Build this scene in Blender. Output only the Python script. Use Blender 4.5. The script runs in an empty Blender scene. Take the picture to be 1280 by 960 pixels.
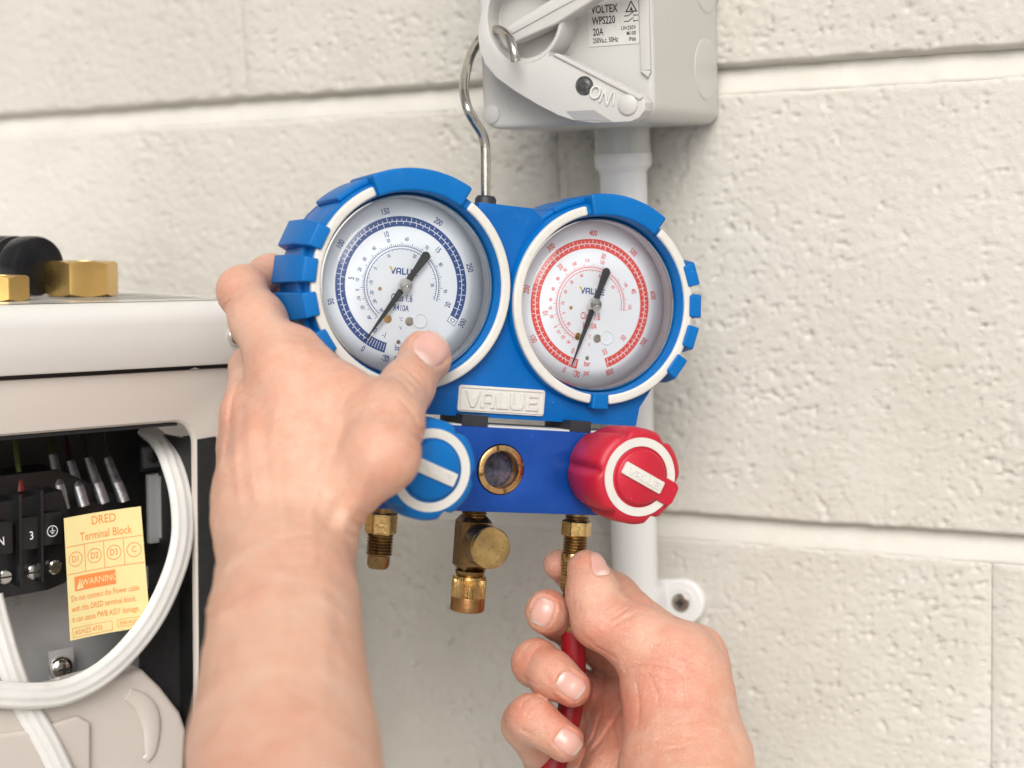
import bpy, bmesh, math, random
import numpy as np
from mathutils import Matrix, Vector
random.seed(4)
SC = bpy.context.scene
COL = SC.collection

# ------------------------------------------------------------------ camera
CAM = np.array([0.0, -0.64361366, 0.17212369])
PSI, PIT, ROL, FPX = 0.460329, 0.142959, -0.0407568, 1900.0
fwd = np.array([-math.sin(PSI) * math.cos(PIT), math.cos(PSI) * math.cos(PIT), -math.sin(PIT)])
_r = np.array([math.cos(PSI), math.sin(PSI), 0.0])
_u = np.cross(_r, fwd)
CR = _r * math.cos(ROL) + _u * math.sin(ROL)
CU = -_r * math.sin(ROL) + _u * math.cos(ROL)
camd = bpy.data.cameras.new('camera')
camo = bpy.data.objects.new('camera', camd)
COL.objects.link(camo)
m = Matrix.Identity(4)
for i in range(3):
    m[i][0] = CR[i]; m[i][1] = CU[i]; m[i][2] = -fwd[i]; m[i][3] = CAM[i]
camo.matrix_world = m
camd.sensor_fit = 'HORIZONTAL'
camd.sensor_width = 36.0
camd.lens = FPX * 36.0 / 1280.0
camd.clip_start = 0.02
camd.clip_end = 500.0
camd.dof.use_dof = True
camd.dof.focus_distance = 0.585
camd.dof.aperture_fstop = 6.3
SC.camera = camo

# ------------------------------------------------------------------ world, sun, exposure
SUN_EL, SUN_AZ = math.radians(39), math.radians(23)      # sun high, behind the camera's left shoulder
w = bpy.data.worlds.new('World'); SC.world = w; w.use_nodes = True
nt = w.node_tree; nt.nodes.clear()
sky = nt.nodes.new('ShaderNodeTexSky'); sky.sky_type = 'NISHITA'; sky.sun_disc = False
sky.sun_elevation = SUN_EL
sky.air_density = 1.0; sky.dust_density = 6.0; sky.ozone_density = 0.6
hs = nt.nodes.new('ShaderNodeHueSaturation'); hs.inputs['Saturation'].default_value = 0.22
bg = nt.nodes.new('ShaderNodeBackground'); bg.inputs['Strength'].default_value = 0.15
wo = nt.nodes.new('ShaderNodeOutputWorld')
nt.links.new(sky.outputs[0], hs.inputs['Color']); nt.links.new(hs.outputs[0], bg.inputs[0]); nt.links.new(bg.outputs[0], wo.inputs[0])
# direction from the scene towards the sun
sd = Vector((math.sin(SUN_AZ) * math.cos(SUN_EL), -math.cos(SUN_AZ) * math.cos(SUN_EL), math.sin(SUN_EL)))
sky.sun_rotation = math.atan2(sd.x, sd.y)
sl = bpy.data.lights.new('sun', 'SUN'); sl.energy = 1.5; sl.angle = math.radians(34); sl.color = (1.0, 0.965, 0.92)
so = bpy.data.objects.new('sun', sl); COL.objects.link(so)
so.rotation_euler = sd.to_track_quat('Z', 'Y').to_euler(); so.location = (0, -3, 4)
SC.view_settings.view_transform = 'Standard'; SC.view_settings.look = 'None'
SC.view_settings.gamma = 1.0; SC.view_settings.exposure = -0.15
SC.render.engine = 'CYCLES'
SC.cycles.max_bounces = 6; SC.cycles.diffuse_bounces = 3; SC.cycles.glossy_bounces = 3; SC.cycles.transparent_max_bounces = 8; SC.cycles.use_denoising = True
SC.render.resolution_x = 1024; SC.render.resolution_y = 768

# ------------------------------------------------------------------ frames: where things stand
class Frame:
    """a place in the world: origin (m) and axes; local units are millimetres, x right, y into the scene, z up"""
    def __init__(s, O, M):
        s.O = np.array(O, float); s.M = np.array(M, float)
    def mat(s):
        k = Matrix.Identity(4)
        for i in range(3):
            for j in range(3): k[i][j] = s.M[i][j]
            k[i][3] = s.O[i]
        return k
    def px(s, u, v, y):
        """local (x, z) in mm of the photo point (u, v) on the local plane y mm"""
        d = fwd + CR * (u - 640) / FPX - CU * (v - 480) / FPX
        n = s.M[:, 1]
        t = ((s.O + n * y / 1000 - CAM) @ n) / (d @ n)
        l = s.M.T @ (CAM + d * t - s.O) * 1000
        return float(l[0]), float(l[2])
def cam_pt(u, v, z):
    return CAM + (fwd + CR * (u - 640) / FPX - CU * (v - 480) / FPX) * z
def rot3(yaw, pit, rol):
    cy, sy = math.cos(yaw), math.sin(yaw); Rz = np.array([[cy, -sy, 0], [sy, cy, 0], [0, 0, 1]])
    c, s = math.cos(pit), math.sin(pit); Rx = np.array([[1, 0, 0], [0, c, -s], [0, s, c]])
    c, s = math.cos(rol), math.sin(rol); Ry = np.array([[c, 0, s], [0, 1, 0], [-s, 0, c]])
    return Rz @ Rx @ Ry
WALL = Frame((0, 0, 0), np.eye(3))
MAN = Frame((-0.26541782, -0.11786629, 0.1220099), rot3(0.86730532, -0.06903421, 0.1562077))
ACF = Frame(cam_pt(270, 500, 0.625), rot3(math.radians(90 - 21.6), 0.0, math.radians(4.0)))

# ------------------------------------------------------------------ small helpers
def tag(o, label=None, cat=None, group=None, kind=None):
    if label: o['label'] = label
    if cat: o['category'] = cat
    if group: o['group'] = group
    if kind: o['kind'] = kind
    return o
def root(name, frame, label, cat, group=None, at=(0, 0, 0)):
    o = bpy.data.objects.new(name, None); COL.objects.link(o)
    o.empty_display_size = 0.02
    k = frame.mat(); k.translation = k @ Vector([a / 1000 for a in at])
    o.matrix_world = k
    tag(o, label, cat, group)
    return o
def link(name, me, mat, parent=None, smooth=True, ang=35, unit=0.001):
    if unit != 1: me.transform(Matrix.Scale(unit, 4))
    if smooth:
        me.shade_smooth()
        if ang < 180: me.set_sharp_from_angle(angle=math.radians(ang))
    if mat is not None and not me.materials: me.materials.append(mat)
    o = bpy.data.objects.new(name, me); COL.objects.link(o)
    if parent: o.parent = parent
    return o
def mesh(verts, faces):
    me = bpy.data.meshes.new('m'); me.from_pydata([tuple(map(float, v)) for v in verts], [], faces); me.update(); return me
def from_bm(bm):
    bmesh.ops.recalc_face_normals(bm, faces=bm.faces)
    me = bpy.data.meshes.new('m'); bm.to_mesh(me); bm.free(); return me
class MB:
    """collects shapes (mm) into one mesh"""
    def __init__(s): s.v = []; s.f = []
    def add(s, vs, fs):
        n = len(s.v); s.v += [tuple(map(float, v)) for v in vs]; s.f += [tuple(i + n for i in f) for f in fs]; return s
    def lathe(s, prof, seg=48, axis='y', c=(0, 0, 0), rad=None, close=False, cap=True):
        """profile of (radius, height along axis); rad(angle, i) scales the radius"""
        vs = []; fs = []; k = len(prof)
        for j in range(seg):
            a = 2 * math.pi * j / seg
            for i, (r, h) in enumerate(prof):
                rr = r * (rad(a, i) if rad else 1)
                x, y = rr * math.cos(a), rr * math.sin(a)
                p = {'y': (x, h, y), 'z': (x, y, h), 'x': (h, x, y)}[axis]
                vs.append((p[0] + c[0], p[1] + c[1], p[2] + c[2]))
        for j in range(seg):
            q = (j + 1) % seg
            for i in range(k - 1):
                fs.append((j * k + i, q * k + i, q * k + i + 1, j * k + i + 1))
            if close: fs.append((j * k + k - 1, q * k + k - 1, q * k, j * k))
        if not close and cap:
            if prof[0][0] > 1e-6: fs.append(tuple(j * k for j in range(seg)))
            if prof[-1][0] > 1e-6: fs.append(tuple(j * k + k - 1 for j in reversed(range(seg))))
        return s.add(vs, fs)
    def prism(s, pts, y0, y1, plane='xz'):
        """extrude an outline (x,z) from y0 (front) to y1"""
        n = len(pts)
        mk = (lambda p, h: (p[0], h, p[1])) if plane == 'xz' else (lambda p, h: (p[0], p[1], h))
        vs = [mk(p, y0) for p in pts] + [mk(p, y1) for p in pts]
        fs = [tuple(range(n)), tuple(reversed(range(n, 2 * n)))] + [(i, i + n, (i + 1) % n + n, (i + 1) % n) for i in range(n)]
        return s.add(vs, fs)
    def sheet(s, pts, y):
        return s.add([(p[0], y, p[1]) for p in pts], [tuple(range(len(pts)))])
    def tube(s, path, r, seg=14, flat=1.0, up=(0, 1, 0), cap=True):
        P = [np.array(p, float) for p in path]; n = len(P); vs = []; fs = []
        up = np.array(up, float)
        for i in range(n):
            t = P[min(i + 1, n - 1)] - P[max(i - 1, 0)]; t /= np.linalg.norm(t)
            a = np.cross(t, up); a /= np.linalg.norm(a); b = np.cross(a, t)
            rr = r[i] if hasattr(r, '__len__') else r
            for j in range(seg):
                q = 2 * math.pi * j / seg
                vs.append(P[i] + a * rr * math.cos(q) + b * rr * flat * math.sin(q))
        for i in range(n - 1):
            for j in range(seg):
                k = (j + 1) % seg
                fs.append((i * seg + j, i * seg + k, (i + 1) * seg + k, (i + 1) * seg + j))
        if cap: fs += [tuple(reversed(range(seg))), tuple((n - 1) * seg + j for j in range(seg))]
        return s.add(vs, fs)
    def build(s, name, mat, parent=None, bevel=0, bseg=2, bang=30, smooth=True, ang=35, unit=0.001):
        bm = bmesh.new(); vs = [bm.verts.new(v) for v in s.v]
        for f in s.f:
            try: bm.faces.new([vs[i] for i in f])
            except ValueError: pass
        bm.normal_update()
        bmesh.ops.recalc_face_normals(bm, faces=bm.faces)
        if bevel:
            es = [e for e in bm.edges if len(e.link_faces) == 2 and e.calc_face_angle(0) > math.radians(bang)]
            bmesh.ops.bevel(bm, geom=es, offset=bevel, segments=bseg, profile=0.6, affect='EDGES', clamp_overlap=True)
        me = from_bm(bm)
        return link(name, me, mat, parent, smooth, ang, unit)
def smooth_path(pts, n=8):
    P = [np.array(p, float) for p in pts]; P = [2 * P[0] - P[1]] + P + [2 * P[-1] - P[-2]]; out = []
    for i in range(1, len(P) - 2):
        for k in range(n):
            t = k / n; a, b, c, d = P[i - 1:i + 3]
            out.append(0.5 * (2 * b + (c - a) * t + (2 * a - 5 * b + 4 * c - d) * t * t + (3 * b - a - 3 * c + d) * t ** 3))
    out.append(P[-2]); return out
def box_pts(x0, x1, z0, z1): return [(x0, z0), (x1, z0), (x1, z1), (x0, z1)]
def round_rect(x0, x1, z0, z1, r, n=5):
    out = []
    for cx, cz, a0 in ((x1 - r, z1 - r, 0), (x0 + r, z1 - r, 90), (x0 + r, z0 + r, 180), (x1 - r, z0 + r, 270)):
        for k in range(n + 1):
            a = math.radians(a0 + 90 * k / n); out.append((cx + r * math.cos(a), cz + r * math.sin(a)))
    return out
def text_mesh(mb, body, x, z, size, y, rot=0.0, sx=1.0, align='CENTER', depth=0.0, bold=0.0, shear=0.0):
    """flat lettering (mm) facing -y, centred on (x, z), turned clockwise by rot radians"""
    cu = bpy.data.curves.new('t', 'FONT'); cu.body = body; cu.size = size
    cu.align_x = align; cu.align_y = 'CENTER'; cu.offset = bold; cu.extrude = depth; cu.shear = shear; cu.resolution_u = 3
    o = bpy.data.objects.new('t', cu); COL.objects.link(o)
    dg = bpy.context.evaluated_depsgraph_get(); dg.update()
    me = bpy.data.meshes.new_from_object(o.evaluated_get(dg))
    c, s = math.cos(-rot), math.sin(-rot)
    vs = []
    for v in me.vertices:
        a, b = v.co.x * sx, v.co.y
        vs.append((x + a * c - b * s, y - v.co.z, z + a * s + b * c))
    mb.add(vs, [tuple(p.vertices) for p in me.polygons])
    bpy.data.objects.remove(o); bpy.data.curves.remove(cu); bpy.data.meshes.remove(me)
# vectorised value noise
def _hash(ix, iy, iz):
    h = (ix * 374761393 + iy * 668265263 + iz * 2147483647 * 3 + 1013904223) & 0xffffffff
    h = ((h ^ (h >> 13)) * 1274126177) & 0xffffffff
    return ((h ^ (h >> 16)) & 0xffff) / 65535.0
def vnoise(x, y, z=0.0):
    x = np.asarray(x, float); y = np.asarray(y, float); z = np.zeros_like(x) + z
    ix, iy, iz = np.floor(x).astype(np.int64), np.floor(y).astype(np.int64), np.floor(z).astype(np.int64)
    fx, fy, fz = x - ix, y - iy, z - iz
    fx, fy, fz = [f * f * (3 - 2 * f) for f in (fx, fy, fz)]
    r = 0
    for dx in (0, 1):
        for dy in (0, 1):
            for dz in (0, 1):
                r = r + _hash(ix + dx, iy + dy, iz + dz) * (fx if dx else 1 - fx) * (fy if dy else 1 - fy) * (fz if dz else 1 - fz)
    return r
def fbm(x, y, z=0.0, o=4):
    r = 0; a = 1; t = 0
    for k in range(o):
        r = r + a * vnoise(x * 2 ** k + 17.3 * k, y * 2 ** k + 5.1 * k, z * 2.0 ** k); t += a; a *= .5
    return r / t

# ------------------------------------------------------------------ materials
def nodes(name):
    mt = bpy.data.materials.new(name); mt.use_nodes = True; n = mt.node_tree
    return mt, n, n.nodes['Principled BSDF']
def N(n, t, **kw):
    x = n.nodes.new(t)
    for k, v in kw.items():
        if k in x.inputs: x.inputs[k].default_value = v
        else: setattr(x, k, v)
    return x
def ramp(n, src, stops):
    r = n.nodes.new('ShaderNodeValToRGB'); e = r.color_ramp.elements
    while len(e) < len(stops): e.new(0.5)
    for i, (p, c) in enumerate(stops): e[i].position = p; e[i].color = (*c, 1) if len(c) == 3 else c
    n.links.new(src, r.inputs[0]); return r.outputs[0]
def mat(name, col, rough=0.5, metal=0.0, var=0.06, scale=60.0, bump=0.0, bscale=400.0, spec=0.5, coat=0.0, sss=0.0, rvar=0.1, fleck=None, dirt=None):
    """plain surface with noise in colour, roughness and relief; optional flecks (colour, amount) and dirt (colour, amount)"""
    mt, n, b = nodes(name)
    tc = N(n, 'ShaderNodeTexCoord')
    ns = N(n, 'ShaderNodeTexNoise', Scale=scale, Detail=6.0, Roughness=0.6)
    n.links.new(tc.outputs['Object'], ns.inputs['Vector'])
    lo = [max(0, c * (1 - var)) for c in col]; hi = [min(1, c * (1 + var)) for c in col]
    c = ramp(n, ns.outputs['Fac'], [(0.3, lo), (0.7, hi)])
    if dirt:
        n2 = N(n, 'ShaderNodeTexNoise', Scale=scale * 2.7, Detail=8.0, Roughness=0.7); n.links.new(tc.outputs['Object'], n2.inputs['Vector'])
        f = ramp(n, n2.outputs['Fac'], [(0.62 - dirt[1] * .2, (0, 0, 0)), (0.75, (dirt[1],) * 3)])
        mx = N(n, 'ShaderNodeMix', data_type='RGBA'); n.links.new(f, mx.inputs[0]); n.links.new(c, mx.inputs[6]); mx.inputs[7].default_value = (*dirt[0], 1); c = mx.outputs[2]
    if fleck:
        v = N(n, 'ShaderNodeTexVoronoi', Scale=fleck[2]); n.links.new(tc.outputs['Object'], v.inputs['Vector'])
        f = ramp(n, v.outputs['Distance'], [(0.0, (1, 1, 1)), (fleck[1], (0, 0, 0))])
        n3 = N(n, 'ShaderNodeTexNoise', Scale=fleck[2] * .35); n.links.new(tc.outputs['Object'], n3.inputs['Vector'])
        g = ramp(n, n3.outputs['Fac'], [(0.5, (0, 0, 0)), (0.62, (1, 1, 1))])
        mu = N(n, 'ShaderNodeMath', operation='MULTIPLY'); n.links.new(f, mu.inputs[0]); n.links.new(g, mu.inputs[1])
        mx = N(n, 'ShaderNodeMix', data_type='RGBA'); n.links.new(mu.outputs[0], mx.inputs[0]); n.links.new(c, mx.inputs[6]); mx.inputs[7].default_value = (*fleck[0], 1); c = mx.outputs[2]
    n.links.new(c, b.inputs['Base Color'])
    b.inputs['Roughness'].default_value = rough; b.inputs['Metallic'].default_value = metal
    b.inputs['Specular IOR Level'].default_value = spec; b.inputs['Coat Weight'].default_value = coat
    if rvar:
        rr = ramp(n, ns.outputs['Fac'], [(0.3, (max(0, rough - rvar),) * 3), (0.75, (min(1, rough + rvar),) * 3)]); n.links.new(rr, b.inputs['Roughness'])
    if sss:
        b.inputs['Subsurface Weight'].default_value = sss; b.inputs['Subsurface Radius'].default_value = (1, .8, .6); b.inputs['Subsurface Scale'].default_value = 0.002
    if bump:
        nb = N(n, 'ShaderNodeTexNoise', Scale=bscale, Detail=4.0); n.links.new(tc.outputs['Object'], nb.inputs['Vector'])
        bp = N(n, 'ShaderNodeBump', Strength=bump, Distance=0.0006); n.links.new(nb.outputs['Fac'], bp.inputs['Height']); n.links.new(bp.outputs[0], b.inputs['Normal'])
    return mt
# ================================================================== LARGE STRUCTURE: ground, block wall
M_concrete = mat('concrete ground', (0.45, 0.43, 0.40), 0.85, var=.25, scale=3, bump=.5, bscale=60)
me = mesh([(-200, -200, 0), (200, -200, 0), (200, 200, 0), (-200, 200, 0)], [(0, 1, 2, 3)])
g = link('ground', me, M_concrete, unit=1); g.location.z = -0.95; tag(g, 'pale concrete ground at the foot of the block wall', kind='structure')

def wall_mat():
    mt, n, b = nodes('painted block')
    tc = N(n, 'ShaderNodeTexCoord'); geo = N(n, 'ShaderNodeNewGeometry')
    a = N(n, 'ShaderNodeTexNoise', Scale=9.0, Detail=6.0, Roughness=.65); n.links.new(geo.outputs['Position'], a.inputs['Vector'])
    c = ramp(n, a.outputs['Fac'], [(.3, (.51, .485, .43)), (.5, (.56, .535, .48)), (.72, (.60, .58, .53))])
    # tiny dark pinholes and faint stains of their own
    v = N(n, 'ShaderNodeTexVoronoi', Scale=85.0); n.links.new(geo.outputs['Position'], v.inputs['Vector'])
    f = ramp(n, v.outputs['Distance'], [(0.0, (1, 1, 1)), (.16, (0, 0, 0))])
    g2 = N(n, 'ShaderNodeTexNoise', Scale=26.0); n.links.new(geo.outputs['Position'], g2.inputs['Vector'])
    gg = ramp(n, g2.outputs['Fac'], [(.54, (0, 0, 0)), (.7, (.75, .75, .75))])
    mu = N(n, 'ShaderNodeMath', operation='MULTIPLY'); n.links.new(f, mu.inputs[0]); n.links.new(gg, mu.inputs[1])
    mx = N(n, 'ShaderNodeMix', data_type='RGBA'); n.links.new(mu.outputs[0], mx.inputs[0]); n.links.new(c, mx.inputs[6]); mx.inputs[7].default_value = (.33, .29, .23, 1)
    oi = N(n, 'ShaderNodeObjectInfo'); rv = N(n, 'ShaderNodeMapRange'); n.links.new(oi.outputs['Random'], rv.inputs[0]); rv.inputs[3].default_value = .955; rv.inputs[4].default_value = 1.03
    st = N(n, 'ShaderNodeTexNoise', Scale=3.2, Detail=5.0, Roughness=.6); n.links.new(geo.outputs['Position'], st.inputs['Vector'])
    sm = N(n, 'ShaderNodeMapRange'); n.links.new(st.outputs['Fac'], sm.inputs[0]); sm.inputs[1].default_value = .3; sm.inputs[2].default_value = .7; sm.inputs[3].default_value = .94; sm.inputs[4].default_value = 1.03
    m5 = N(n, 'ShaderNodeMath', operation='MULTIPLY'); n.links.new(rv.outputs[0], m5.inputs[0]); n.links.new(sm.outputs[0], m5.inputs[1])
    hv = N(n, 'ShaderNodeHueSaturation'); n.links.new(mx.outputs[2], hv.inputs['Color']); n.links.new(m5.outputs[0], hv.inputs['Value'])
    n.links.new(hv.outputs[0], b.inputs['Base Color'])
    b.inputs['Roughness'].default_value = .55; b.inputs['Specular IOR Level'].default_value = .35
    m1 = N(n, 'ShaderNodeTexNoise', Scale=420.0, Detail=6.0, Roughness=.6, Distortion=.6); n.links.new(geo.outputs['Position'], m1.inputs['Vector'])
    m2 = N(n, 'ShaderNodeTexVoronoi', Scale=300.0, feature='SMOOTH_F1'); n.links.new(geo.outputs['Position'], m2.inputs['Vector'])
    ad = N(n, 'ShaderNodeMath', operation='ADD'); n.links.new(m1.outputs['Fac'], ad.inputs[0]); n.links.new(m2.outputs['Distance'], ad.inputs[1])
    bp = N(n, 'ShaderNodeBump', Strength=.5, Distance=.0006); n.links.new(ad.outputs[0], bp.inputs['Height']); n.links.new(bp.outputs[0], b.inputs['Normal'])
    return mt
M_block = wall_mat()
M_mortar = mat('painted mortar', (.59, .57, .515), .5, var=.05, scale=30, bump=.5, bscale=260, spec=.4, dirt=((.42, .38, .3), .25))

wall = root('block_wall', WALL, 'cream painted concrete block wall with recessed mortar joints behind everything', 'wall', at=(-300, 0, 0))
def face_h(X, Z):
    """relief of the painted block face, mm outwards"""
    h = .8 * (fbm(X / 60, Z / 60, 3.3, 3) - .5)                                    # slow waviness
    a = fbm(X / 3.6, Z / 2.8, 1.7, 3); h += .42 * (a - .5)                             # lumps
    p = fbm(X / 2.1 + 40, Z / 1.8, 9.1, 2); dens = fbm(X / 38 + 9, Z / 38, 5.5, 2)
    h -= 1.6 * np.clip(p - .69 + .34 * (dens - .5), 0, .22) / .22                    # pits
    q = fbm(X / 4.6 + 80, Z / 3, 2.1, 2); h -= .9 * np.clip(q - .77, 0, .12) / .12
    c = fbm(X / 2.6, Z / 2.4, 7.7, 2); h += .38 * (c - .5)
    return h
def block(x0, x1, z0, z1, step, dl=1.5, dr=1.5):
    """one painted concrete block: pitted face, ragged arrises (mm, world)"""
    nx = max(2, int(round((x1 - x0) / step))); nz = max(2, int(round((z1 - z0) / step)))
    X, Z = np.meshgrid(np.linspace(x0, x1, nx + 1), np.linspace(z0, z1, nz + 1), indexing='ij')
    if step < 6:
        h = face_h(X, Z)
        rag = 1.6 * (fbm(X / 7, Z / 7, 11, 3) - .5) + 1.0 * (fbm(X / 40, Z / 40, 12, 2) - .5)
    else:
        h = 0 * X; rag = 0 * X
    ed = np.minimum(Z - z0, z1 - Z) + rag; el = X - x0 + rag * .8; er = x1 - X + rag * .8
    t = np.clip(ed / 2.4, 0, 1); e = 1 - (1 - t) ** 2.2
    tl = np.clip(el / 9, 0, 1); tr = np.clip(er / 9, 0, 1)
    h = h * (.3 + .7 * t) - 5.5 * (1 - e) - dl * (1 - tl) ** 2 - dr * (1 - tr) ** 2
    Y = -h
    vs = np.stack([X, Y, Z], -1).reshape(-1, 3) * .001
    idx = np.arange((nx + 1) * (nz + 1)).reshape(nx + 1, nz + 1)
    fs = np.stack([idx[:-1, :-1], idx[1:, :-1], idx[1:, 1:], idx[:-1, 1:]], -1).reshape(-1, 4)
    ring = np.concatenate([idx[:, 0], idx[-1, 1:], idx[-2::-1, -1], idx[0, -2:0:-1]])
    back = vs[ring].copy(); back[:, 1] = .09; nb = len(vs)
    vs = np.concatenate([vs, back]); m_ = len(ring)
    sf = np.array([[ring[i], nb + i, nb + (i + 1) % m_, ring[(i + 1) % m_]] for i in range(m_)])
    fs = np.concatenate([fs, sf])
    me = bpy.data.meshes.new('block'); me.vertices.add(len(vs)); me.vertices.foreach_set('co', vs.ravel())
    me.loops.add(len(fs) * 4); me.loops.foreach_set('vertex_index', fs.ravel().astype(np.int32))
    me.polygons.add(len(fs)); me.polygons.foreach_set('loop_start', np.arange(0, len(fs) * 4, 4, dtype=np.int32))
    me.update(calc_edges=True); me.validate()
    return me
WM = wall.matrix_world.inverted()
JX = {0: [-1298, -898, -498, -98, 302, 702], 1: [-1490, -1090, -690, -290, 110, 510], 2: [-1262, -862, -462, -62, 338, 738]}
DJ = {-462: .7, -290: 3.2, -98: 1.3}
for row in range(-4, 5):
    z0 = row * 200 - 200; z1 = z0 + 190
    xs = JX[{0: 0, 1: 1, 2: 2}.get(row, 1 if row % 2 else 2)]
    for a, b_ in zip(xs[:-1], xs[1:]):
        vis = row in (0, 1, 2) and b_ > -760 and a < 0
        # joint bottom edges lie at z = 0 and 200: the block tops
        me = block(a + (2 if DJ.get(a, 3) > 2 else .01), b_ - (2 if DJ.get(b_, 3) > 2 else .01), z0 + 10, z0 + 200, (1.0 if b_ > -400 else 1.5) if vis else 40, DJ.get(a, 1.5), DJ.get(b_, 1.5))
        me.transform(WM); o = link('concrete_block', me, M_block, wall, ang=180, unit=1)
# concave tooled mortar: beds (one per course) and the upright joints
def bed(z, x0, x1, vis):
    n = 900 if vis else 2
    xs = np.linspace(x0, x1, n); prof = [(-3.6, 4), (-2.6, 1.9), (-1.4, 1.0), (-.2, 1.1), (1.2, 1.8), (2.8, 2.8), (4.5, 3.9), (6.5, 5.0), (9, 5.8), (11.5, 7)]
    vs = []; fs = []; k = len(prof)
    XX, ZZ = np.meshgrid(xs, np.array([p[0] for p in prof]), indexing='ij'); nz_ = fbm(XX / 5, (ZZ + z) / 3.5, 8.2, 3); ez = fbm(xs / 9, xs * 0 + z, 3.1, 3)
    for i, x in enumerate(xs):
        w1 = 1.1 * (float(fbm(np.array(x / 30), np.array(z * .1), 2, 3)) - .5)
        for jn, (dz, y) in enumerate(prof): vs.append((x, y + w1 * .5 + .7 * (float(nz_[i, jn]) - .5), z + dz + 1.0 * (float(ez[i]) - .5)))
    for i in range(n - 1):
        for j in range(k - 1): fs.append((i * k + j, (i + 1) * k + j, (i + 1) * k + j + 1, i * k + j + 1))
    me = mesh(vs, fs); me.transform(Matrix.Scale(.001, 4)); me.transform(WM); return link('mortar_bed', me, M_mortar, wall, ang=180, unit=1)
for row in range(-5, 5): bed(row * 200, -1400, 640, row in (0, 1))
def perp(x, z0, z1, dp=0.0):
    n = 190; X, Z = np.meshgrid(np.linspace(x - 3.2, x + 3.2, 7), np.linspace(z0, z1, n), indexing='ij')
    Y = dp - face_h(X, Z) + .12 + .5 * (fbm(X / 9, Z / 9, 6, 2) - .5) * min(1, dp); Y[[0, -1]] += .9; Y[:, :3] += 3; Y[:, -4:] += 3
    vs = np.stack([X, Y, Z], -1).reshape(-1, 3); idx = np.arange(7 * n).reshape(7, n)
    fs = np.stack([idx[:-1, :-1], idx[:-1, 1:], idx[1:, 1:], idx[1:, :-1]], -1).reshape(-1, 4)
    me = mesh(vs * .001, [tuple(int(i) for i in f) for f in fs]); me.transform(WM); link('mortar_joint', me, M_block, wall, ang=180, unit=1)
for row, x, dp in [q for q in ((2, -462, .7), (1, -290, 3.2), (0, -98, 1.3), (0, -498, 1.5), (2, -62, 1.5), (1, 110, 1.5), (1, -690, 1.5), (2, -862, 1.5)) if q[2] > 2]: perp(x, row * 200 - 192, row * 200 + 2, dp)
# ================================================================== conduit, saddle, isolator switch
M_pvc = mat('white conduit plastic', (.78, .78, .765), .35, var=.03, scale=20, bump=.08, bscale=300, sss=.05)
M_iso = mat('warm grey switch plastic', (.52, .51, .485), .36, var=.025, scale=25, bump=.10, bscale=900, spec=.45, dirt=((.36, .33, .28), .12))
M_iso2 = mat('grey adapter plastic', (.52, .53, .50), .30, var=.04, scale=25, bump=.1, bscale=500)
M_black = mat('black lettering', (.02, .02, .022), .5, var=.2)
M_steel = mat('dull steel screw', (.42, .38, .33), .35, metal=1, var=.25, scale=300, bump=.3, bscale=800, dirt=((.12, .09, .06), .5))
M_darkhole = mat('dark socket', (.03, .028, .025), .6)

con = root('conduit', WALL, 'white round plastic conduit running down the wall below the switch box', 'conduit', at=(-254, -12, 170))
MB().lathe([(10.4, -700), (10.4, 0)], 56, 'z').build('pipe', M_pvc, con)
a = MB().lathe([(10.5, -3), (11.4, -1.5), (12.6, -.3), (12.6, 4.6), (12.2, 5.2)], 56, 'z').build('adapter_collar', M_pvc, con)
MB().lathe([(12.0, 5), (12.0, 20)], 56, 'z', rad=lambda t, i: 1 + .05 * (1 if math.cos(8 * t) > .55 else 0)).build('adapter_body', M_iso2, con, bevel=.25, ang=25)

cl = root('conduit_saddle', WALL, 'white plastic saddle clip screwed to the wall beside the lower conduit', 'pipe clip', at=(-254, 0, -30))
pts = [(-14, -9), (4, -9)]
n = 14
for k in range(n + 1):
    t = -math.pi / 2 + math.pi * k / n; pts.append((19 + 10.8 * math.cos(t), 0 + 10.8 * math.sin(t)))
pts += [(6, 9), (-14, 9)]
MB().prism(pts, -4.2, 0.4).build('tab', M_pvc, cl, bevel=1.4, bseg=3)
ring = []
for k in range(25):
    t = math.pi * k / 24; ring.append((11.8 * math.cos(t), -12 - 11.8 * math.sin(t)))
pr = [(x, y) for x, y in ring] + [(-11.8, 0), (-10.45, 0)] + [(x * .885, -12 + (y + 12) * .885) for x, y in reversed(ring)] + [(10.45, 0), (11.8, 0)]
mb = MB(); nn = len(pr)
vs = [(x, y, -9) for x, y in pr] + [(x, y, 9) for x, y in pr]
fs = [(i, (i + 1) % nn, (i + 1) % nn + nn, i + nn) for i in range(nn)] + [tuple(range(nn)), tuple(range(2 * nn - 1, nn - 1, -1))]
mb.add(vs, fs).build('strap', M_pvc, cl)
mb = MB(); mb.lathe([(6.9, -4.15), (6.9, -4.5), (6.0, -4.5), (6.0, -4.15)], 40, 'y', c=(19, 0, 0)); mb.build('screw_boss', M_pvc, cl)
sc_ = MB().lathe([(4.3, -4.1), (4.3, -4.9), (3.7, -5.5), (2.2, -5.75), (1.9, -5.7), (1.8, -5.2), (0, -5.2)], 32, 'y', c=(19, 0, 0)).build('screw', M_steel, cl)
MB().prism([(19 - 1.9, -.55), (19 + 1.9, -.55), (19 + 1.9, .55), (19 - 1.9, .55)], -5.83, -5.3).build('screw_slot', M_darkhole, sc_)
MB().prism([(19 - .55, -1.9), (19 + .55, -1.9), (19 + .55, 1.9), (19 - .55, 1.9)], -5.85, -5.3).build('screw_slot', M_darkhole, sc_)
mb = MB(); text_mesh(mb, '20', 9.5, 5.2, 4.2, -4.25, depth=.15); mb.build('embossed_size', M_pvc, cl, smooth=False)

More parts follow.
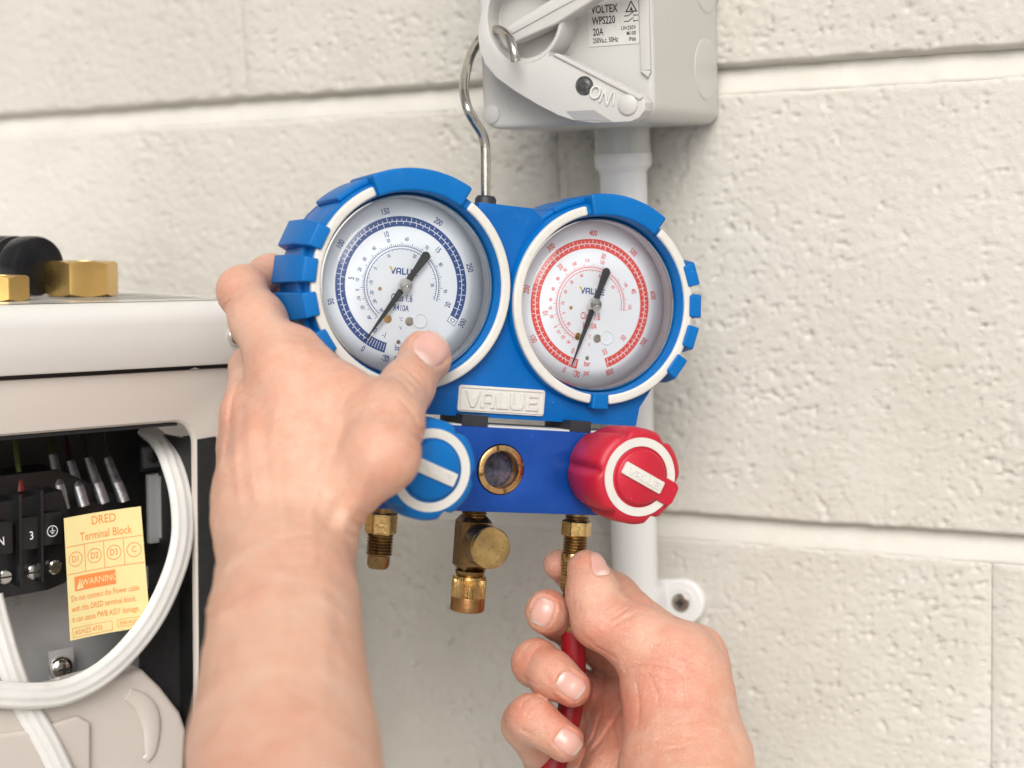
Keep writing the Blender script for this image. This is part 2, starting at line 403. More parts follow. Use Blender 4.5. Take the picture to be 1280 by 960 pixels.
# ---- isolator switch box. Local mm: origin bottom centre of its back; x right, y into the wall, z up
iso = root('isolator_switch', WALL, 'warm grey weatherproof isolator switch with rotary padlock lever turned to ON', 'switch', at=(-254, 0, 186))
IF = Frame((-.254, 0, .186), np.eye(3))
def taper_box(x0, x1, z0, z1, y0, y1, inset):
    """back outline at y1, front outline (inset) at y0, well rounded"""
    a = round_rect(x0, x1, z0, z1, 6, 6); b_ = round_rect(x0 + inset, x1 - inset, z0 + inset * .3, z1 - inset, 7, 6)
    n = len(a); mb = MB()
    mb.add([(p[0], y1, p[1]) for p in a] + [(p[0], y0, p[1]) for p in b_],
           [tuple(range(n)), tuple(reversed(range(n, 2 * n)))] + [(i, i + n, (i + 1) % n + n, (i + 1) % n) for i in range(n)])
    return mb
taper_box(-41.5, 41.5, 0, 168, -72, -1.5, 3.5).build('enclosure', M_iso, iso, bevel=2.6, bseg=4, bang=50, ang=60)
def side_pt(u, v):
    # on the right-hand flank (x about +40)
    d = fwd + CR * (u - 640) / FPX - CU * (v - 480) / FPX
    t = ((-.254 + .0399) - CAM[0]) / d[0]; P = CAM + d * t
    return P[1] * 1000, P[2] * 1000 - 186
for (u, v) in ((880, 87), (880, -22)):
    yy, zz = side_pt(u, v)
    mb = MB(); xk = 41.5 - 3.5 * (-yy) / 72
    # a knockout disc: raised plug inside a fine moulded groove
    vs = []; fs = []; prof = [(12.9, -.15), (12.9, .3), (12.4, .45), (11.6, .5), (0.01, .5)]
    s_ = 64
    for j in range(s_):
        t = 2 * math.pi * j / s_
        for r, h in prof:
            y_ = yy + r * math.cos(t); vs.append((41.5 + 3.5 * y_ / 72 + h - .08, y_, zz + r * math.sin(t)))
    k = len(prof)
    for j in range(s_):
        for i in range(k - 1): fs.append((j * k + i, ((j + 1) % s_) * k + i, ((j + 1) % s_) * k + i + 1, j * k + i + 1))
    mb.add(vs, fs); mb.build('knockout', M_iso, iso, ang=50)
fp = lambda u, v, y=-72.5: IF.px(u, v, y)
# front: raised vertical rib beside the label with its triangular foot
x0, _ = fp(801, 60); x1, _ = fp(814, 60); _, zf = fp(806, 88)
MB().prism([(x0, zf), (x1 - .3, zf), (x1 - .3, 150), (x0, 150)], -73.3, -71.5).build('cover_rib', M_iso, iso, bevel=.5)
xa, za = fp(801, 88); xb, zb = fp(817, 88); xc, zc = fp(811, 97)
MB().prism([(xc, zc), (xb - .8, zb), (xa, za)], -73.6, -71.8).build('rib_foot', M_iso, iso, bevel=.3)
# screw caps
for (u, v, yy) in ((614, 143, -72), (785, 131, -88.2)):
    x, z = fp(u, v, yy); MB().lathe([(3.9, yy + .4), (3.9, yy - .5), (3.4, yy - .85), (0.01, yy - 1.0)], 40, 'y', c=(x, 0, z)).build('screw_cap', M_iso, iso)
# rating label
lx0, lz1 = fp(734, 2); lx1, lz0 = fp(799, 54)
lz1 += 6
xm = (lx0 + lx1) / 2
M_label = mat('rating label', (.58, .57, .54), .3, var=.02)
MB().prism(round_rect(lx0, lx1, lz0, lz1, .7), -72.32, -71.6).build('rating_label', M_label, iso)
lab = MB(); Y = -72.40
def lt(s, u, v, hpx, bold=0.02, sx=.85, al='LEFT'):
    x, z = fp(u, v, -72.4); text_mesh(lab, s, x, z, hpx, Y, sx=sx, align=al, bold=bold)
lt('VOLTEX', 739, 13, 4.3, .07, .70, ); lt('WPS220', 740, 27, 4.3, .07, .66); lt('20A', 741, 41, 3.9, .06, .70); lt('250Va.c. 50Hz', 741, 51.5, 2.8, .04, .66)
lt('Ui=250V', 795, 34, 2.2, .03, .8, 'RIGHT'); lt('M100', 795, 41, 2.2, .03, .8, 'RIGHT'); lt('IP66', 795, 48.5, 2.2, .03, .8, 'RIGHT')
x, z = fp(789, 10, -72.4)
for (r0, r1) in ((3.0, 2.2),):
    o3 = [(x + r0 * math.sin(2 * math.pi * k / 3), z + r0 * math.cos(2 * math.pi * k / 3)) for k in range(3)]
    i3 = [(x + (r0 - .9) * math.sin(2 * math.pi * k / 3), z + (r0 - .9) * math.cos(2 * math.pi * k / 3)) for k in range(3)]
    for k in range(3): q = (k + 1) % 3; lab.add([(p[0], Y, p[1]) for p in (o3[k], o3[q], i3[q], i3[k])], [(0, 1, 2, 3)])
lab.add([(x - .75, Y, z - .9), (x + .75, Y, z - .9), (x, Y, z + .6)], [(0, 1, 2)])
for v0 in (20, 27):
    xa, za = fp(780, v0, Y); 
    for (p, q) in (((0, 0), (1.8, 0)), ((1.8, 0), (4, 1.3)), ((4.2, 0), (6, 0)), ((4.2, -.5), (4.2, .5))):
        dx, dz = q[0] - p[0], q[1] - p[1]; L_ = math.hypot(dx, dz); nx_, nz_ = -dz / L_ * .16, dx / L_ * .16
        lab.add([(xa + p[0] + nx_, Y, za + p[1] + nz_), (xa + q[0] + nx_, Y, za + q[1] + nz_), (xa + q[0] - nx_, Y, za + q[1] - nz_), (xa + p[0] - nx_, Y, za + p[1] - nz_)], [(0, 1, 2, 3)])
lab.build('rating_text', M_black, iso, smooth=False)

# rotary switch: cup, grip bar, lever with padlock ring
YH = -88.0
def lp(u, v, y=YH): return IF.px(u, v, y)
outer = [(660, -70), (628, -38), (608, -2), (600, 20), (597, 42), (599, 62), (606, 80), (620, 97), (645, 115), (672, 131), (697, 144), (718, 151), (740, 153.5), (770, 153), (788, 152), (799, 147), (806, 138), (807, 128), (800, 119), (775, 106), (745, 91), (716, 76), (694, 66.5), (686, 72)]
inner = []
cu_, cv_ = 655, 22
for k in range(22):
    t = math.radians(47 + k * (250 - 47) / 21); inner.append((cu_ + 45.5 * math.cos(t), cv_ + 57 * math.sin(t)))
inner += [(672, -50)]
pts = [lp(*p) for p in outer] + [lp(*p) for p in inner]
pp = [np.array(p) for p in pts]
lever = MB().prism(pts, YH, YH + 9).build('lever', M_iso, iso, bevel=2.1, bseg=2, bang=40, ang=30)
# flat dark plate, shade painted in for the grip hollow; raised upper edge
M_recess_shade = mat('painted recess shade', (.30, .295, .30), .4)
h = [lp(*p, YH - .6) for p in ((656, 122), (672, 118), (708, 138), (745, 137), (762, 150), (718, 150), (694, 142))]
MB().prism([lp(*p, YH - .7) for p in ((690, 68), (697, 66.5), (803, 121), (800, 125))], YH - .9, YH + 1).build('lever_ridge', M_iso, iso, bevel=.35)
MB().prism([lp(*p, YH - .35) for p in ((708, 139), (742, 137.5), (764, 151), (720, 150))], YH - .35, YH + 1).build('recess_shade_plate', M_recess_shade, iso)
# rotor cup
cx, cz = lp(654, 24, YH + 3)
R_ = 17.2
MB().lathe([(0.01, -76), (R_ - 3.2, -76), (R_ - 2.2, -77), (R_ - 2.0, -84.5), (R_ - 1.2, -85.5), (R_, -85.5), (R_ + .6, -84.5), (R_ + .6, -71)], 72, 'y', c=(cx, 0, cz)).build('rotor', M_iso, iso, ang=40)
bar = [lp(*p, YH + 1) for p in ((628, 44), (633, 52), (642, 54), (695, 30), (747, -3), (800, -34), (790, -40), (690, -2), (634, 32))]
MB().prism(bar, YH + 1, -78).build('grip_bar', M_iso, iso, bevel=1.2, bseg=3)
MB().prism([lp(*p, YH + .2) for p in ((640, 42), (700, 9), (790, -38), (786, -44), (697, 3), (637, 36))], YH + .4, YH + 2).build('grip_ridge', M_iso, iso, bevel=.3)
# rivet and raised ON |
x, z = lp(730, 107, YH - .5)
M_rivet = mat('dark rivet', (.10, .10, .10), .3, metal=.6, var=.4, scale=300, bump=.6, bscale=900)
MB().lathe([(3.7, YH + 1), (3.7, YH - .25), (3.3, YH - .3), (3.1, YH - .1), (2.0, YH - .12), (1.7, YH - .3), (1.0, YH - .32), (0.8, YH - .1), (0.01, YH - .1)], 40, 'y', c=(x, 0, z)).build('rivet', M_rivet, iso)
M_pale = mat('raised pale lettering', (.62, .61, .58), .4, var=.02)
mb = MB(); x, z = lp(751, 119, YH); text_mesh(mb, 'ON', x, z, 7.6, YH - .25, rot=.46, sx=.80, depth=.6, bold=.07)
x, z = lp(768, 124, YH); text_mesh(mb, 'I', x, z, 7.6, YH - .2, rot=.12, sx=.7, depth=.45, bold=.05)
mb.build('raised_lettering', M_pale, iso, smooth=False)
# ================================================================== manifold gauge set
M_blue = mat('blue rubber', (.0, .125, .40), .45, var=.06, scale=40, bump=.12, bscale=1200, fleck=((.35, .5, .65), .09, 420), spec=.22, dirt=((.03, .17, .40), .3))
M_blue2 = mat('blue moulded panel', (.0, .105, .37), .42, var=.05, scale=40, bump=.08, bscale=1500, fleck=((.35, .45, .6), .08, 300), spec=.25, dirt=((.04, .16, .40), .3))
M_anod = mat('blue anodised aluminium', (.003, .06, .33), .36, metal=.35, var=.06, scale=60, bump=.10, bscale=1800, fleck=((.3, .4, .6), .08, 330), dirt=((.02, .09, .36), .4))
M_cream = mat('cream rubber inlay', (.60, .585, .54), .5, var=.04, scale=60, bump=.25, bscale=900, dirt=((.38, .34, .28), .3))
M_red = mat('red rubber', (.44, .008, .026), .42, var=.08, scale=50, bump=.12, bscale=1200, fleck=((.8, .4, .4), .08, 380), spec=.45, dirt=((.42, .03, .05), .4))
M_dialw = mat('white dial print', (.83, .86, .90), .4, var=.01)
M_dblue = mat('dark blue print', (.03, .075, .25), .5, var=.05)
M_dred = mat('red print', (.72, .075, .06), .5, var=.05)
M_needle = mat('matt black needle', (.035, .035, .038), .55, var=.2, bump=.15, bscale=900)
M_chrome = mat('bright steel', (.72, .70, .66), .16, metal=1, var=.05, scale=120, bump=.05, bscale=700)
M_brass = mat('aged brass', (.55, .37, .15), .26, metal=1, var=.28, scale=140, bump=.25, bscale=900, dirt=((.20, .12, .045), .4))
M_brassd = mat('dark aged brass', (.29, .185, .08), .32, metal=1, var=.3, scale=140, bump=.3, bscale=900, dirt=((.07, .045, .02), .7))
M_brassn = mat('bright yellow brass', (.74, .49, .17), .30, metal=1, var=.07, scale=40, bump=.08, bscale=500, dirt=((.35, .2, .06), .22))
M_bronze = mat('copper brass ring', (.62, .38, .17), .32, metal=1, var=.2, scale=200, bump=.2, bscale=900)
M_pit = mat('grimy violet bore', (.11, .115, .20), .35, var=.7, scale=330, bump=.8, bscale=600, dirt=((.22, .18, .12), .8), metal=.4)
M_dark = mat('near black rubber', (.02, .02, .024), .5, var=.2, bump=.2, bscale=900)
def glass_mat():
    mt = bpy.data.materials.new('gauge glass'); mt.use_nodes = True; n = mt.node_tree; n.nodes.clear()
    o = N(n, 'ShaderNodeOutputMaterial'); t = N(n, 'ShaderNodeBsdfTransparent'); t.inputs[0].default_value = (.97, .98, .985, 1)
    gl = N(n, 'ShaderNodeBsdfGlossy'); gl.inputs['Roughness'].default_value = .04
    fr = N(n, 'ShaderNodeFresnel', IOR=1.4); mx = N(n, 'ShaderNodeMixShader')
    n.links.new(fr.outputs[0], mx.inputs[0]); n.links.new(t.outputs[0], mx.inputs[1]); n.links.new(gl.outputs[0], mx.inputs[2]); n.links.new(mx.outputs[0], o.inputs[0])
    return mt
M_glass = glass_mat()

man = root('manifold_gauge_set', MAN, 'blue manifold with two round gauges hooked on the switch lever, held by the left hand', 'pressure gauge')
GX = {-1: -39.4, 1: 40.4}
# rear body panel
def arcp(cx, cz, r, a0, a1, n): return [(cx + r * math.cos(math.radians(a0 + (a1 - a0) * k / n)), cz + r * math.sin(math.radians(a0 + (a1 - a0) * k / n))) for k in range(n + 1)]
pts = [(-14, 34.5), (8.5, 34.5), (13.6, 30.2)] + arcp(GX[1], 0, 39.2, 133, 318, 60) + [(61.5, -39.5), (60.5, -47), (-58, -47), (-60, -39.5)] + arcp(GX[-1], .6, 39.2, 222, 410, 60)
MB().prism(pts, -8.5, 13).build('body_panel', M_blue2, man, bevel=.6, bseg=2, bang=40)
# cream name plate with raised letters
x0, z1 = MAN.px(575.5, 481, -9); x1, z0 = MAN.px(682, 520, -9)
mb = MB().prism(round_rect(-16.8, 19.2, -45.2, -35.0, 1.2), -9.5, -8.0)
plate = mb.build('name_plate', M_cream, man, bevel=.3)
mb = MB().prism([(-16.1, -44.5), (18.5, -44.5), (18.5, -44.2), (-16.1, -44.2)], -9.9, -9.3)
for q in (box_pts(-16.1, 18.5, -36.0, -35.7), box_pts(-16.1, -15.8, -44.5, -35.7), box_pts(18.2, 18.5, -44.5, -35.7)): mb.prism(q, -9.9, -9.3)
mb.build('plate_rim', M_cream, plate)
BL = {'V': [[(-.1, 6), (1.3, 6), (2.9, 2.2), (4.5, 6), (5.4, 6), (5.4, 4.6), (3.6, 0), (2.2, 0)]],
      'A': [[(0, 0), (1.3, 0), (1.3, 4.7), (3.8, 4.7), (3.8, 0), (5.1, 0), (5.1, 4.8), (4, 6), (1.1, 6), (0, 4.8)], [(1.3, 1.8), (3.8, 1.8), (3.8, 2.9), (1.3, 2.9)]],
      'L': [[(0, 0), (4.3, 0), (4.3, 1.3), (1.3, 1.3), (1.3, 6), (0, 6)]],
      'U': [[(1.1, 0), (4, 0), (5.1, 1.1), (5.1, 6), (3.8, 6), (3.8, 1.3), (1.3, 1.3), (1.3, 6), (0, 6), (0, 1.1)]],
      'E': [[(0, 0), (4.7, 0), (4.7, 1.2), (1.3, 1.2), (1.3, 6), (0, 6)], [(1.3, 4.8), (4.7, 4.8), (4.7, 6), (1.3, 6)], [(1.3, 2.5), (4.2, 2.5), (4.2, 3.6), (1.3, 3.6)]]}
ADV = {'V': 5.9, 'A': 5.9, 'L': 4.9, 'U': 5.9, 'E': 5.0}
def block_word(mb, x, z, h, y0, y1, rot=0.0, sheet=False, sx=1.0, word='VALUE'):
    tot = sum(ADV[c] for c in word); s = h / 6; cx = -tot / 2; c, sn = math.cos(-rot), math.sin(-rot)
    for ch in word:
        for poly in BL[ch]:
            P = []
            for a, b_ in poly:
                X_, Z_ = (a + cx) * s * sx, (b_ - 3) * s
                P.append((x + X_ * c - Z_ * sn, z + X_ * sn + Z_ * c))
            if sheet: mb.sheet(P, y0)
            else: mb.prism(P, y0, y1)
        cx += ADV[ch]
    return mb
block_word(MB(), 1.2, -40.1, 6.4, -10.1, -9.3, sx=1.05).build('raised_letters', M_cream, plate, bevel=.12, bseg=1)

# hook
p2 = lambda u, v, y: (lambda q: (q[0], y, q[1]))(MAN.px(u, v, y))
def pw(u, v, yw):
    x, z = WALL.px(u, v, yw); l = MAN.M.T @ (np.array([x, yw, z]) / 1000 - MAN.O) * 1000; return tuple(l)
hk = [p2(607, 256, 8), p2(607, 225, 8), p2(607, 198, 8), p2(606, 180, 8), p2(602, 166, 8), p2(592, 150, 8), p2(584, 134, 8), pw(580, 112, -106), pw(583, 88, -96), pw(589, 68, -84), pw(600, 49, -75.8), pw(612, 39, -78), pw(625, 38, -87), pw(636, 48, -94), pw(642, 62, -97), pw(645, 77, -97)]
pth = smooth_path(hk, 6)
M_hook = mat('drawn steel wire', (.50, .47, .42), .2, metal=1, var=.15, scale=200, bump=.1, bscale=900)
MB().tube(pth, 1.95, 20).build('hook', M_hook, man, ang=60)
bx, bz = MAN.px(607, 251, 8)
MB().lathe([(4.2, bz - 4), (4.2, bz + .6), (3.4, bz + 1.8), (2.0, bz + 2.0)], 32, 'z', c=(bx, 8, 0)).build('hook_collar', M_dark, man)

def ang_of(d): return math.radians(d)
def gauge(side, printm, spec):
    cx = GX[side]; cz = .6 if side < 0 else 0.0
    boot = MB().lathe([(39.5, 27), (40.2, 24), (40.4, -4), (39.9, -9.5), (39.0, -11.8), (38.2, -12.6), (35.9, -12.6), (35.2, -12.0), (34.8, -10), (34.3, -4.5), (34.0, 1.5)], 128, 'y', c=(cx, 0, cz))
    boot.f = [f for f in boot.f if len(f) == 4]
    boot.lathe([(40, 27), (0.01, 27)], 64, 'y', c=(cx, 0, cz))
    b = boot.build('gauge_boot', M_blue, man, ang=40)
    # cream inlay ring, broken at the top grip and at the foot
    def arc_bar(a0, a1, r0, r1, y0, y1, n, name, m_, bev, parent):
        vs = []; fs = []
        for k in range(n + 1):
            t = ang_of(a0 + (a1 - a0) * k / n); c, s = math.cos(t), math.sin(t)
            for r, y in ((r0, y0), (r1, y0), (r1, y1), (r0, y1)): vs.append((cx + r * c, y, cz + r * s))
        for k in range(n):
            for j in range(4): q = (j + 1) % 4; fs.append((k * 4 + j, k * 4 + q, (k + 1) * 4 + q, (k + 1) * 4 + j))
        fs += [(3, 2, 1, 0), tuple(n * 4 + j for j in range(4))]
        return MB().add(vs, fs).build(name, m_, parent, bevel=bev, bseg=3, bang=50, ang=50)
    for (a0, a1) in spec['cream']: arc_bar(a0, a1, 35.5, 39.1, -13.5, -10.5, 90, 'cream_ring', M_cream, .9, b)
    # raised grip over the top and the small one at the foot
    t0, t1 = spec['top']; arc_bar(t0, t1, 34.7, 43.2, -14.6, 14, 26, 'grip_block', M_blue, 1.2, b)
    arc_bar(t1 - 1, t1 + 19, 40, 42.4, -8.0, 20, 12, 'grip_block', M_blue, .8, b)
    if side > 0: arc_bar(t1 + 8, t1 + 30, 40, 42.0, -7.0, 20, 12, 'grip_block', M_blue, .8, b)
    f0, f1 = spec['foot']; arc_bar(f0, f1, 34.8, 41, -14.1, 0, 6, 'grip_block', M_blue, .7, b)
    for a in spec['fins']:
        t = ang_of(a); c, s = math.cos(t), math.sin(t); mb = MB(); vs = []
        # a chunky fin: bites over the ring at the front, slopes back and outwards
        for (r, y, hw) in ((37.4, -14.6, 4.3), (42.6, -14.2, 4.7), (45.4, -3, 5.2), (45.8, 17, 5.4), (40, 20, 5.4), (37.4, -10, 4.3)):
            for sg in (-1, 1):
                vs.append((cx + r * c - sg * hw * s, y, cz + r * s + sg * hw * c))
        k = 6; fs = [(2 * i, 2 * i + 1, (2 * i + 3) % 12, (2 * i + 2) % 12) for i in range(k)] + [tuple(2 * i for i in reversed(range(k))), tuple(2 * i + 1 for i in range(k))]
        mb.add(vs, fs).build('grip_fin', M_blue, b, bevel=.8, bseg=3, bang=20)
    for a in spec['webs']:
        arc_bar(a - 5, a + 5, 39, 42.2, -6, 18, 4, 'grip_web', M_blue, .6, b)
    # steel bezel inside the boot, dial, glass
    MB().lathe([(33.75, -5.4), (33.3, -.05)], 96, 'y', c=(cx, 0, cz), cap=False).build('bounce_sleeve', M_dialw, b, ang=50)  # white inner wall added to bounce light onto the dial
    MB().lathe([(34.2, -5.6), (33.9, -7.4), (33.4, -7.5), (33.3, -6.2), (33.6, -5.2)], 96, 'y', c=(cx, 0, cz), cap=False).build('steel_bezel', M_chrome, b, ang=50).data
    dial = MB().lathe([(34, 1.5), (34, 0), (0.01, 0)], 96, 'y', c=(cx, 0, cz)).build('dial', M_dialw, man, ang=30)
    P = MB(); Wt = MB()
    def pol(r, th): t = math.radians(th); return (cx + r * math.sin(t), cz + r * math.cos(t))     # th clockwise from the top
    def band(mb, r0, r1, a0, a1, y, step=2.0):
        n = max(2, int(abs(a1 - a0) / step)); vs = []; fs = []
        for k in range(n + 1):
            a = a0 + (a1 - a0) * k / n
            for r in (r0, r1): q = pol(r, a); vs.append((q[0], y, q[1]))
        for k in range(n): fs.append((2 * k, 2 * k + 1, 2 * k + 3, 2 * k + 2))
        mb.add(vs, fs)
    def tick(mb, r0, r1, a, w_, y):
        t = math.radians(a); dx, dz = math.cos(t) * w_ / 2, -math.sin(t) * w_ / 2
        p, q = pol(r0, a), pol(r1, a)
        mb.add([(p[0] - dx, y, p[1] - dz), (p[0] + dx, y, p[1] + dz), (q[0] + dx, y, q[1] + dz), (q[0] - dx, y, q[1] - dz)], [(0, 1, 2, 3)])
    A = spec['psi']; RO, RI = 26.2, 22.4
    band(P, RI, RO, spec['band'][0], spec['band'][1], -.05)
    band(Wt, RI + 1.75, RI + 2.0, A(0), spec['band'][1] - 1, -.09)
    npsi = int(spec['max'] / spec['sub'])
    for k in range(npsi + 1):
        a = A(k * spec['sub'])
        if a > spec['band'][1] - 1: break
        tick(Wt, RI + 1.8, RO - (.2 if k % 5 == 0 else .9), a, .22, -.1)
    B = spec['bar']; nb = int(spec['bmax'] / spec['bsub'])
    for k in range(nb + 1):
        a = B(k * spec['bsub'])
        if a > spec['band'][1] - 1: break
        tick(Wt, RI + (.2 if k % 5 == 0 else .8), RI + 1.9, a, .22, -.1)
    for k in range(6): tick(Wt, RI + .5, RO - .6, spec['band'][0] + 2 + k * (A(0) - spec['band'][0] - 2) / 6, .22, -.1)
    for s_, a in spec['pn']: q = pol(28.4, a); text_mesh(P, s_, q[0], q[1], 3.3, -.06, rot=math.radians(a - 180 if 100 < a % 360 < 250 else a), sx=.70, bold=.05)
    for s_, a in spec['bn']: q = pol(20.0, a); text_mesh(P, s_, q[0], q[1], 3.1, -.06, rot=math.radians(a - 180 if 100 < a % 360 < 250 else a), sx=.68, bold=.05)
    for r in (14.9, 13.9): band(P, r - .12, r + .12, spec['temp'][0], spec['temp'][1], -.05)
    a = spec['temp'][0]; k = 0
    while a <= spec['temp'][1]:
        tick(P, 14.9, 14.9 + (1.5 if k % 5 == 0 else .8), a, .2, -.05)
        if k % 2 == 0: tick(P, 13.9, 13.9 - (.9 if k % 5 == 0 else .5), a, .13, -.05)
        a += 3.1; k += 1
    for s_, a in spec['t1']: q = pol(17.6, a); text_mesh(P, s_, q[0], q[1], 2.0, -.06, rot=math.radians(a), sx=.72, bold=.035)
    for s_, a in spec['t2']: q = pol(12.2, a); text_mesh(P, s_, q[0], q[1], 1.9, -.06, rot=math.radians(a), sx=.72, bold=.035)
    R5 = math.radians(0)
    text_mesh(P, 'Class 1.6', cx + .3, cz - 4.7, 3.9, -.06, sx=.62, bold=.05); text_mesh(P, 'R410A', cx + .3, cz - 8.5, 3.3, -.06, sx=.68, bold=.05)
    text_mesh(P, '°C', cx + .6, cz - 12.7, 2.0, -.06, sx=.7); text_mesh(P, '°F', cx + .6, cz - 16.2, 2.0, -.06, sx=.7)
    text_mesh(P, 'bar', cx + .4, cz - 23.6, 3.1, -.06, sx=.72, bold=.05); text_mesh(P, 'psi', cx + .4, cz - 27.2, 3.1, -.06, sx=.72, bold=.05)
    text_mesh(P, 'inHg', cx - 4.4, cz - 26.9, 1.7, -.06, sx=.8)
    if side < 0:
        q = pol(24.3, spec['band'][1] + 3.2); band(P, 22.5, 22.7, spec['band'][1], spec['band'][1] + 6.4, -.05); band(P, 26, 26.2, spec['band'][1], spec['band'][1] + 6.4, -.05); tick(P, 22.5, 26.2, spec['band'][1] + 6.4, .2, -.05)
        text_mesh(P, 'D', q[0], q[1], 2.8, -.06, rot=math.radians(spec['band'][1] - 360), sx=.8)
    P.build('dial_print', printm, dial, smooth=False); Wt.build('dial_ticks', M_dialw, dial, smooth=False)
    lg = MB(); block_word(lg, cx + .4, cz + 5.4, 2.5, -.07, 0, sheet=True, sx=.95); lg.build('maker_logo', M_dblue, dial, smooth=False)
    fl = MB().sheet([(cx - 5.9, cz + 6.9), (cx - 4.7, cz + 6.9), (cx - 3.9, cz + 4.6)], -.09); fl.build('logo_flash', mat('yellow print', (.75, .5, .05), .5), dial, smooth=False)
    # screws and window seen through the dial
    for (dx, dz, r, m_) in ((-4.6, -13, 1.5, M_bronze), (4.0, -13.2, 1.7, M_steel), (-8.6, -1.9, .7, M_bronze), (0.2, -21.3, .8, M_steel)):
        MB().lathe([(r, -.02), (r, -.25), (r * .8, -.35), (r * .3, -.3), (r * .3, -.2), (.01, -.2)], 24, 'y', c=(cx + dx, 0, cz + dz)).build('dial_screw', m_, dial)
    MB().lathe([(2.9, -.02), (2.9, -.5), (2.5, -.62), (2.4, -.15), (.01, -.15)], 32, 'y', c=(cx + 8.2, 0, cz - 12.6)).build('clear_plug', M_dialw, dial)
    # needle and hub
    tn = spec['needle']; nd = MB(); t = math.radians(tn); ex = (math.sin(t), math.cos(t)); ey = (math.cos(t), -math.sin(t))
    out = [(26.0, .15), (14, .75), (0, 1.35), (-2, 1.35), (-6, 1.1), (-14, 1.75)]
    cap = [(-14 - 1.75 * math.sin(math.pi * k / 8), 1.75 * math.cos(math.pi * k / 8)) for k in range(1, 8)]
    pl = out + cap + [(a_, -b_) for a_, b_ in reversed(out)]
    nd.prism([(cx + a_ * ex[0] + b_ * ey[0], cz + a_ * ex[1] + b_ * ey[1]) for a_, b_ in pl], -3.6, -3.0)
    ne = nd.build('needle', M_needle, dial, bevel=.15, bseg=1)
    MB().lathe([(1.3, 0), (1.3, -3), (2.75, -3.0), (2.75, -4.5), (2.4, -5.1), (.5, -5.2), (.45, -4.9), (.01, -4.9)], 40, 'y', c=(cx, 0, cz)).build('needle_hub', M_chrome, dial)
    MB().lathe([(33.6, -6.0), (33.6, -6.5), (20, -6.85), (.01, -7.0)], 64, 'y', c=(cx, 0, cz), cap=False).build('gauge_glass', M_glass, man, ang=180)
L0 = 208.5
gauge(-1, M_dblue, dict(cream=[(118, 480 - 62)], top=(62, 117), foot=(261, 270), fins=(159, 177, 195, 216), webs=(168, 186, 205),
    psi=lambda p: L0 + .89 * p, bar=lambda b_: L0 + .89 * 14.504 * b_, band=(191, 475), max=300, sub=5, bmax=20, bsub=.5, turn=lambda a: False,
    pn=[('0', L0), ('50', L0 + 44.5), ('100', L0 + 89), ('150', L0 + 133.5), ('200', L0 + 178 - 360), ('250', L0 + 222.5 - 360), ('300', L0 + 267 - 360), ('-30', 189)],
    bn=[('-1', 196), ('0', L0 - 1), ('5', L0 + 64.5), ('10', L0 + 129), ('15', L0 + 193.6 - 360), ('20', L0 + 258 - 360)],
    temp=(216, 468), t1=[('-40', 222), ('-20', 237), ('-10', 249), ('0', 260), ('10', 272), ('20', 285), ('30', 299), ('40', 317), ('50', 338), ('60', 2), ('70', 30), ('80', 58), ('90', 92)],
    t2=[('-40', 216), ('-30', 236), ('-20', 252), ('-10', 270), ('0', 297), ('10', 330), ('20', 20), ('30', 84)], needle=L0 + 4))
R0_ = 197.5
gauge(1, M_dred, dict(cream=[(107, 265), (277, 415)], top=(57, 104), foot=(266, 276), fins=(22, 4, -14, -33), webs=(13, -5, -24),
    psi=lambda p: R0_ + .4 * p, bar=lambda b_: R0_ + 5.8 * b_, band=(189, 519), max=800, sub=10, bmax=55, bsub=1, turn=lambda a: False,
    pn=[('0', R0_ + 2), ('-30', 188), ('100', R0_ + 40), ('200', R0_ + 80), ('300', R0_ + 120), ('400', R0_ + 160 - 360), ('500', R0_ + 200 - 360), ('600', R0_ + 240 - 360), ('700', R0_ + 280 - 360), ('800', R0_ + 320 - 360)],
    bn=[('0', R0_ + 1), ('10', R0_ + 58), ('20', R0_ + 116), ('30', R0_ + 174 - 360), ('40', R0_ + 232 - 360), ('50', R0_ + 290 - 360), ('55', R0_ + 319 - 360)],
    temp=(205, 455), t1=[('-40', 208), ('-20', 218), ('-10', 227), ('0', 236), ('20', 250), ('30', 261), ('40', 272), ('60', 286), ('80', 301), ('90', 316), ('100', 331), ('110', 350), ('120', 12), ('140', 58), ('150', 88)],
    t2=[('-20', 226), ('0', 250), ('10', 268), ('20', 290), ('30', 312), ('40', 336), ('50', 15), ('60', 50)], needle=R0_))

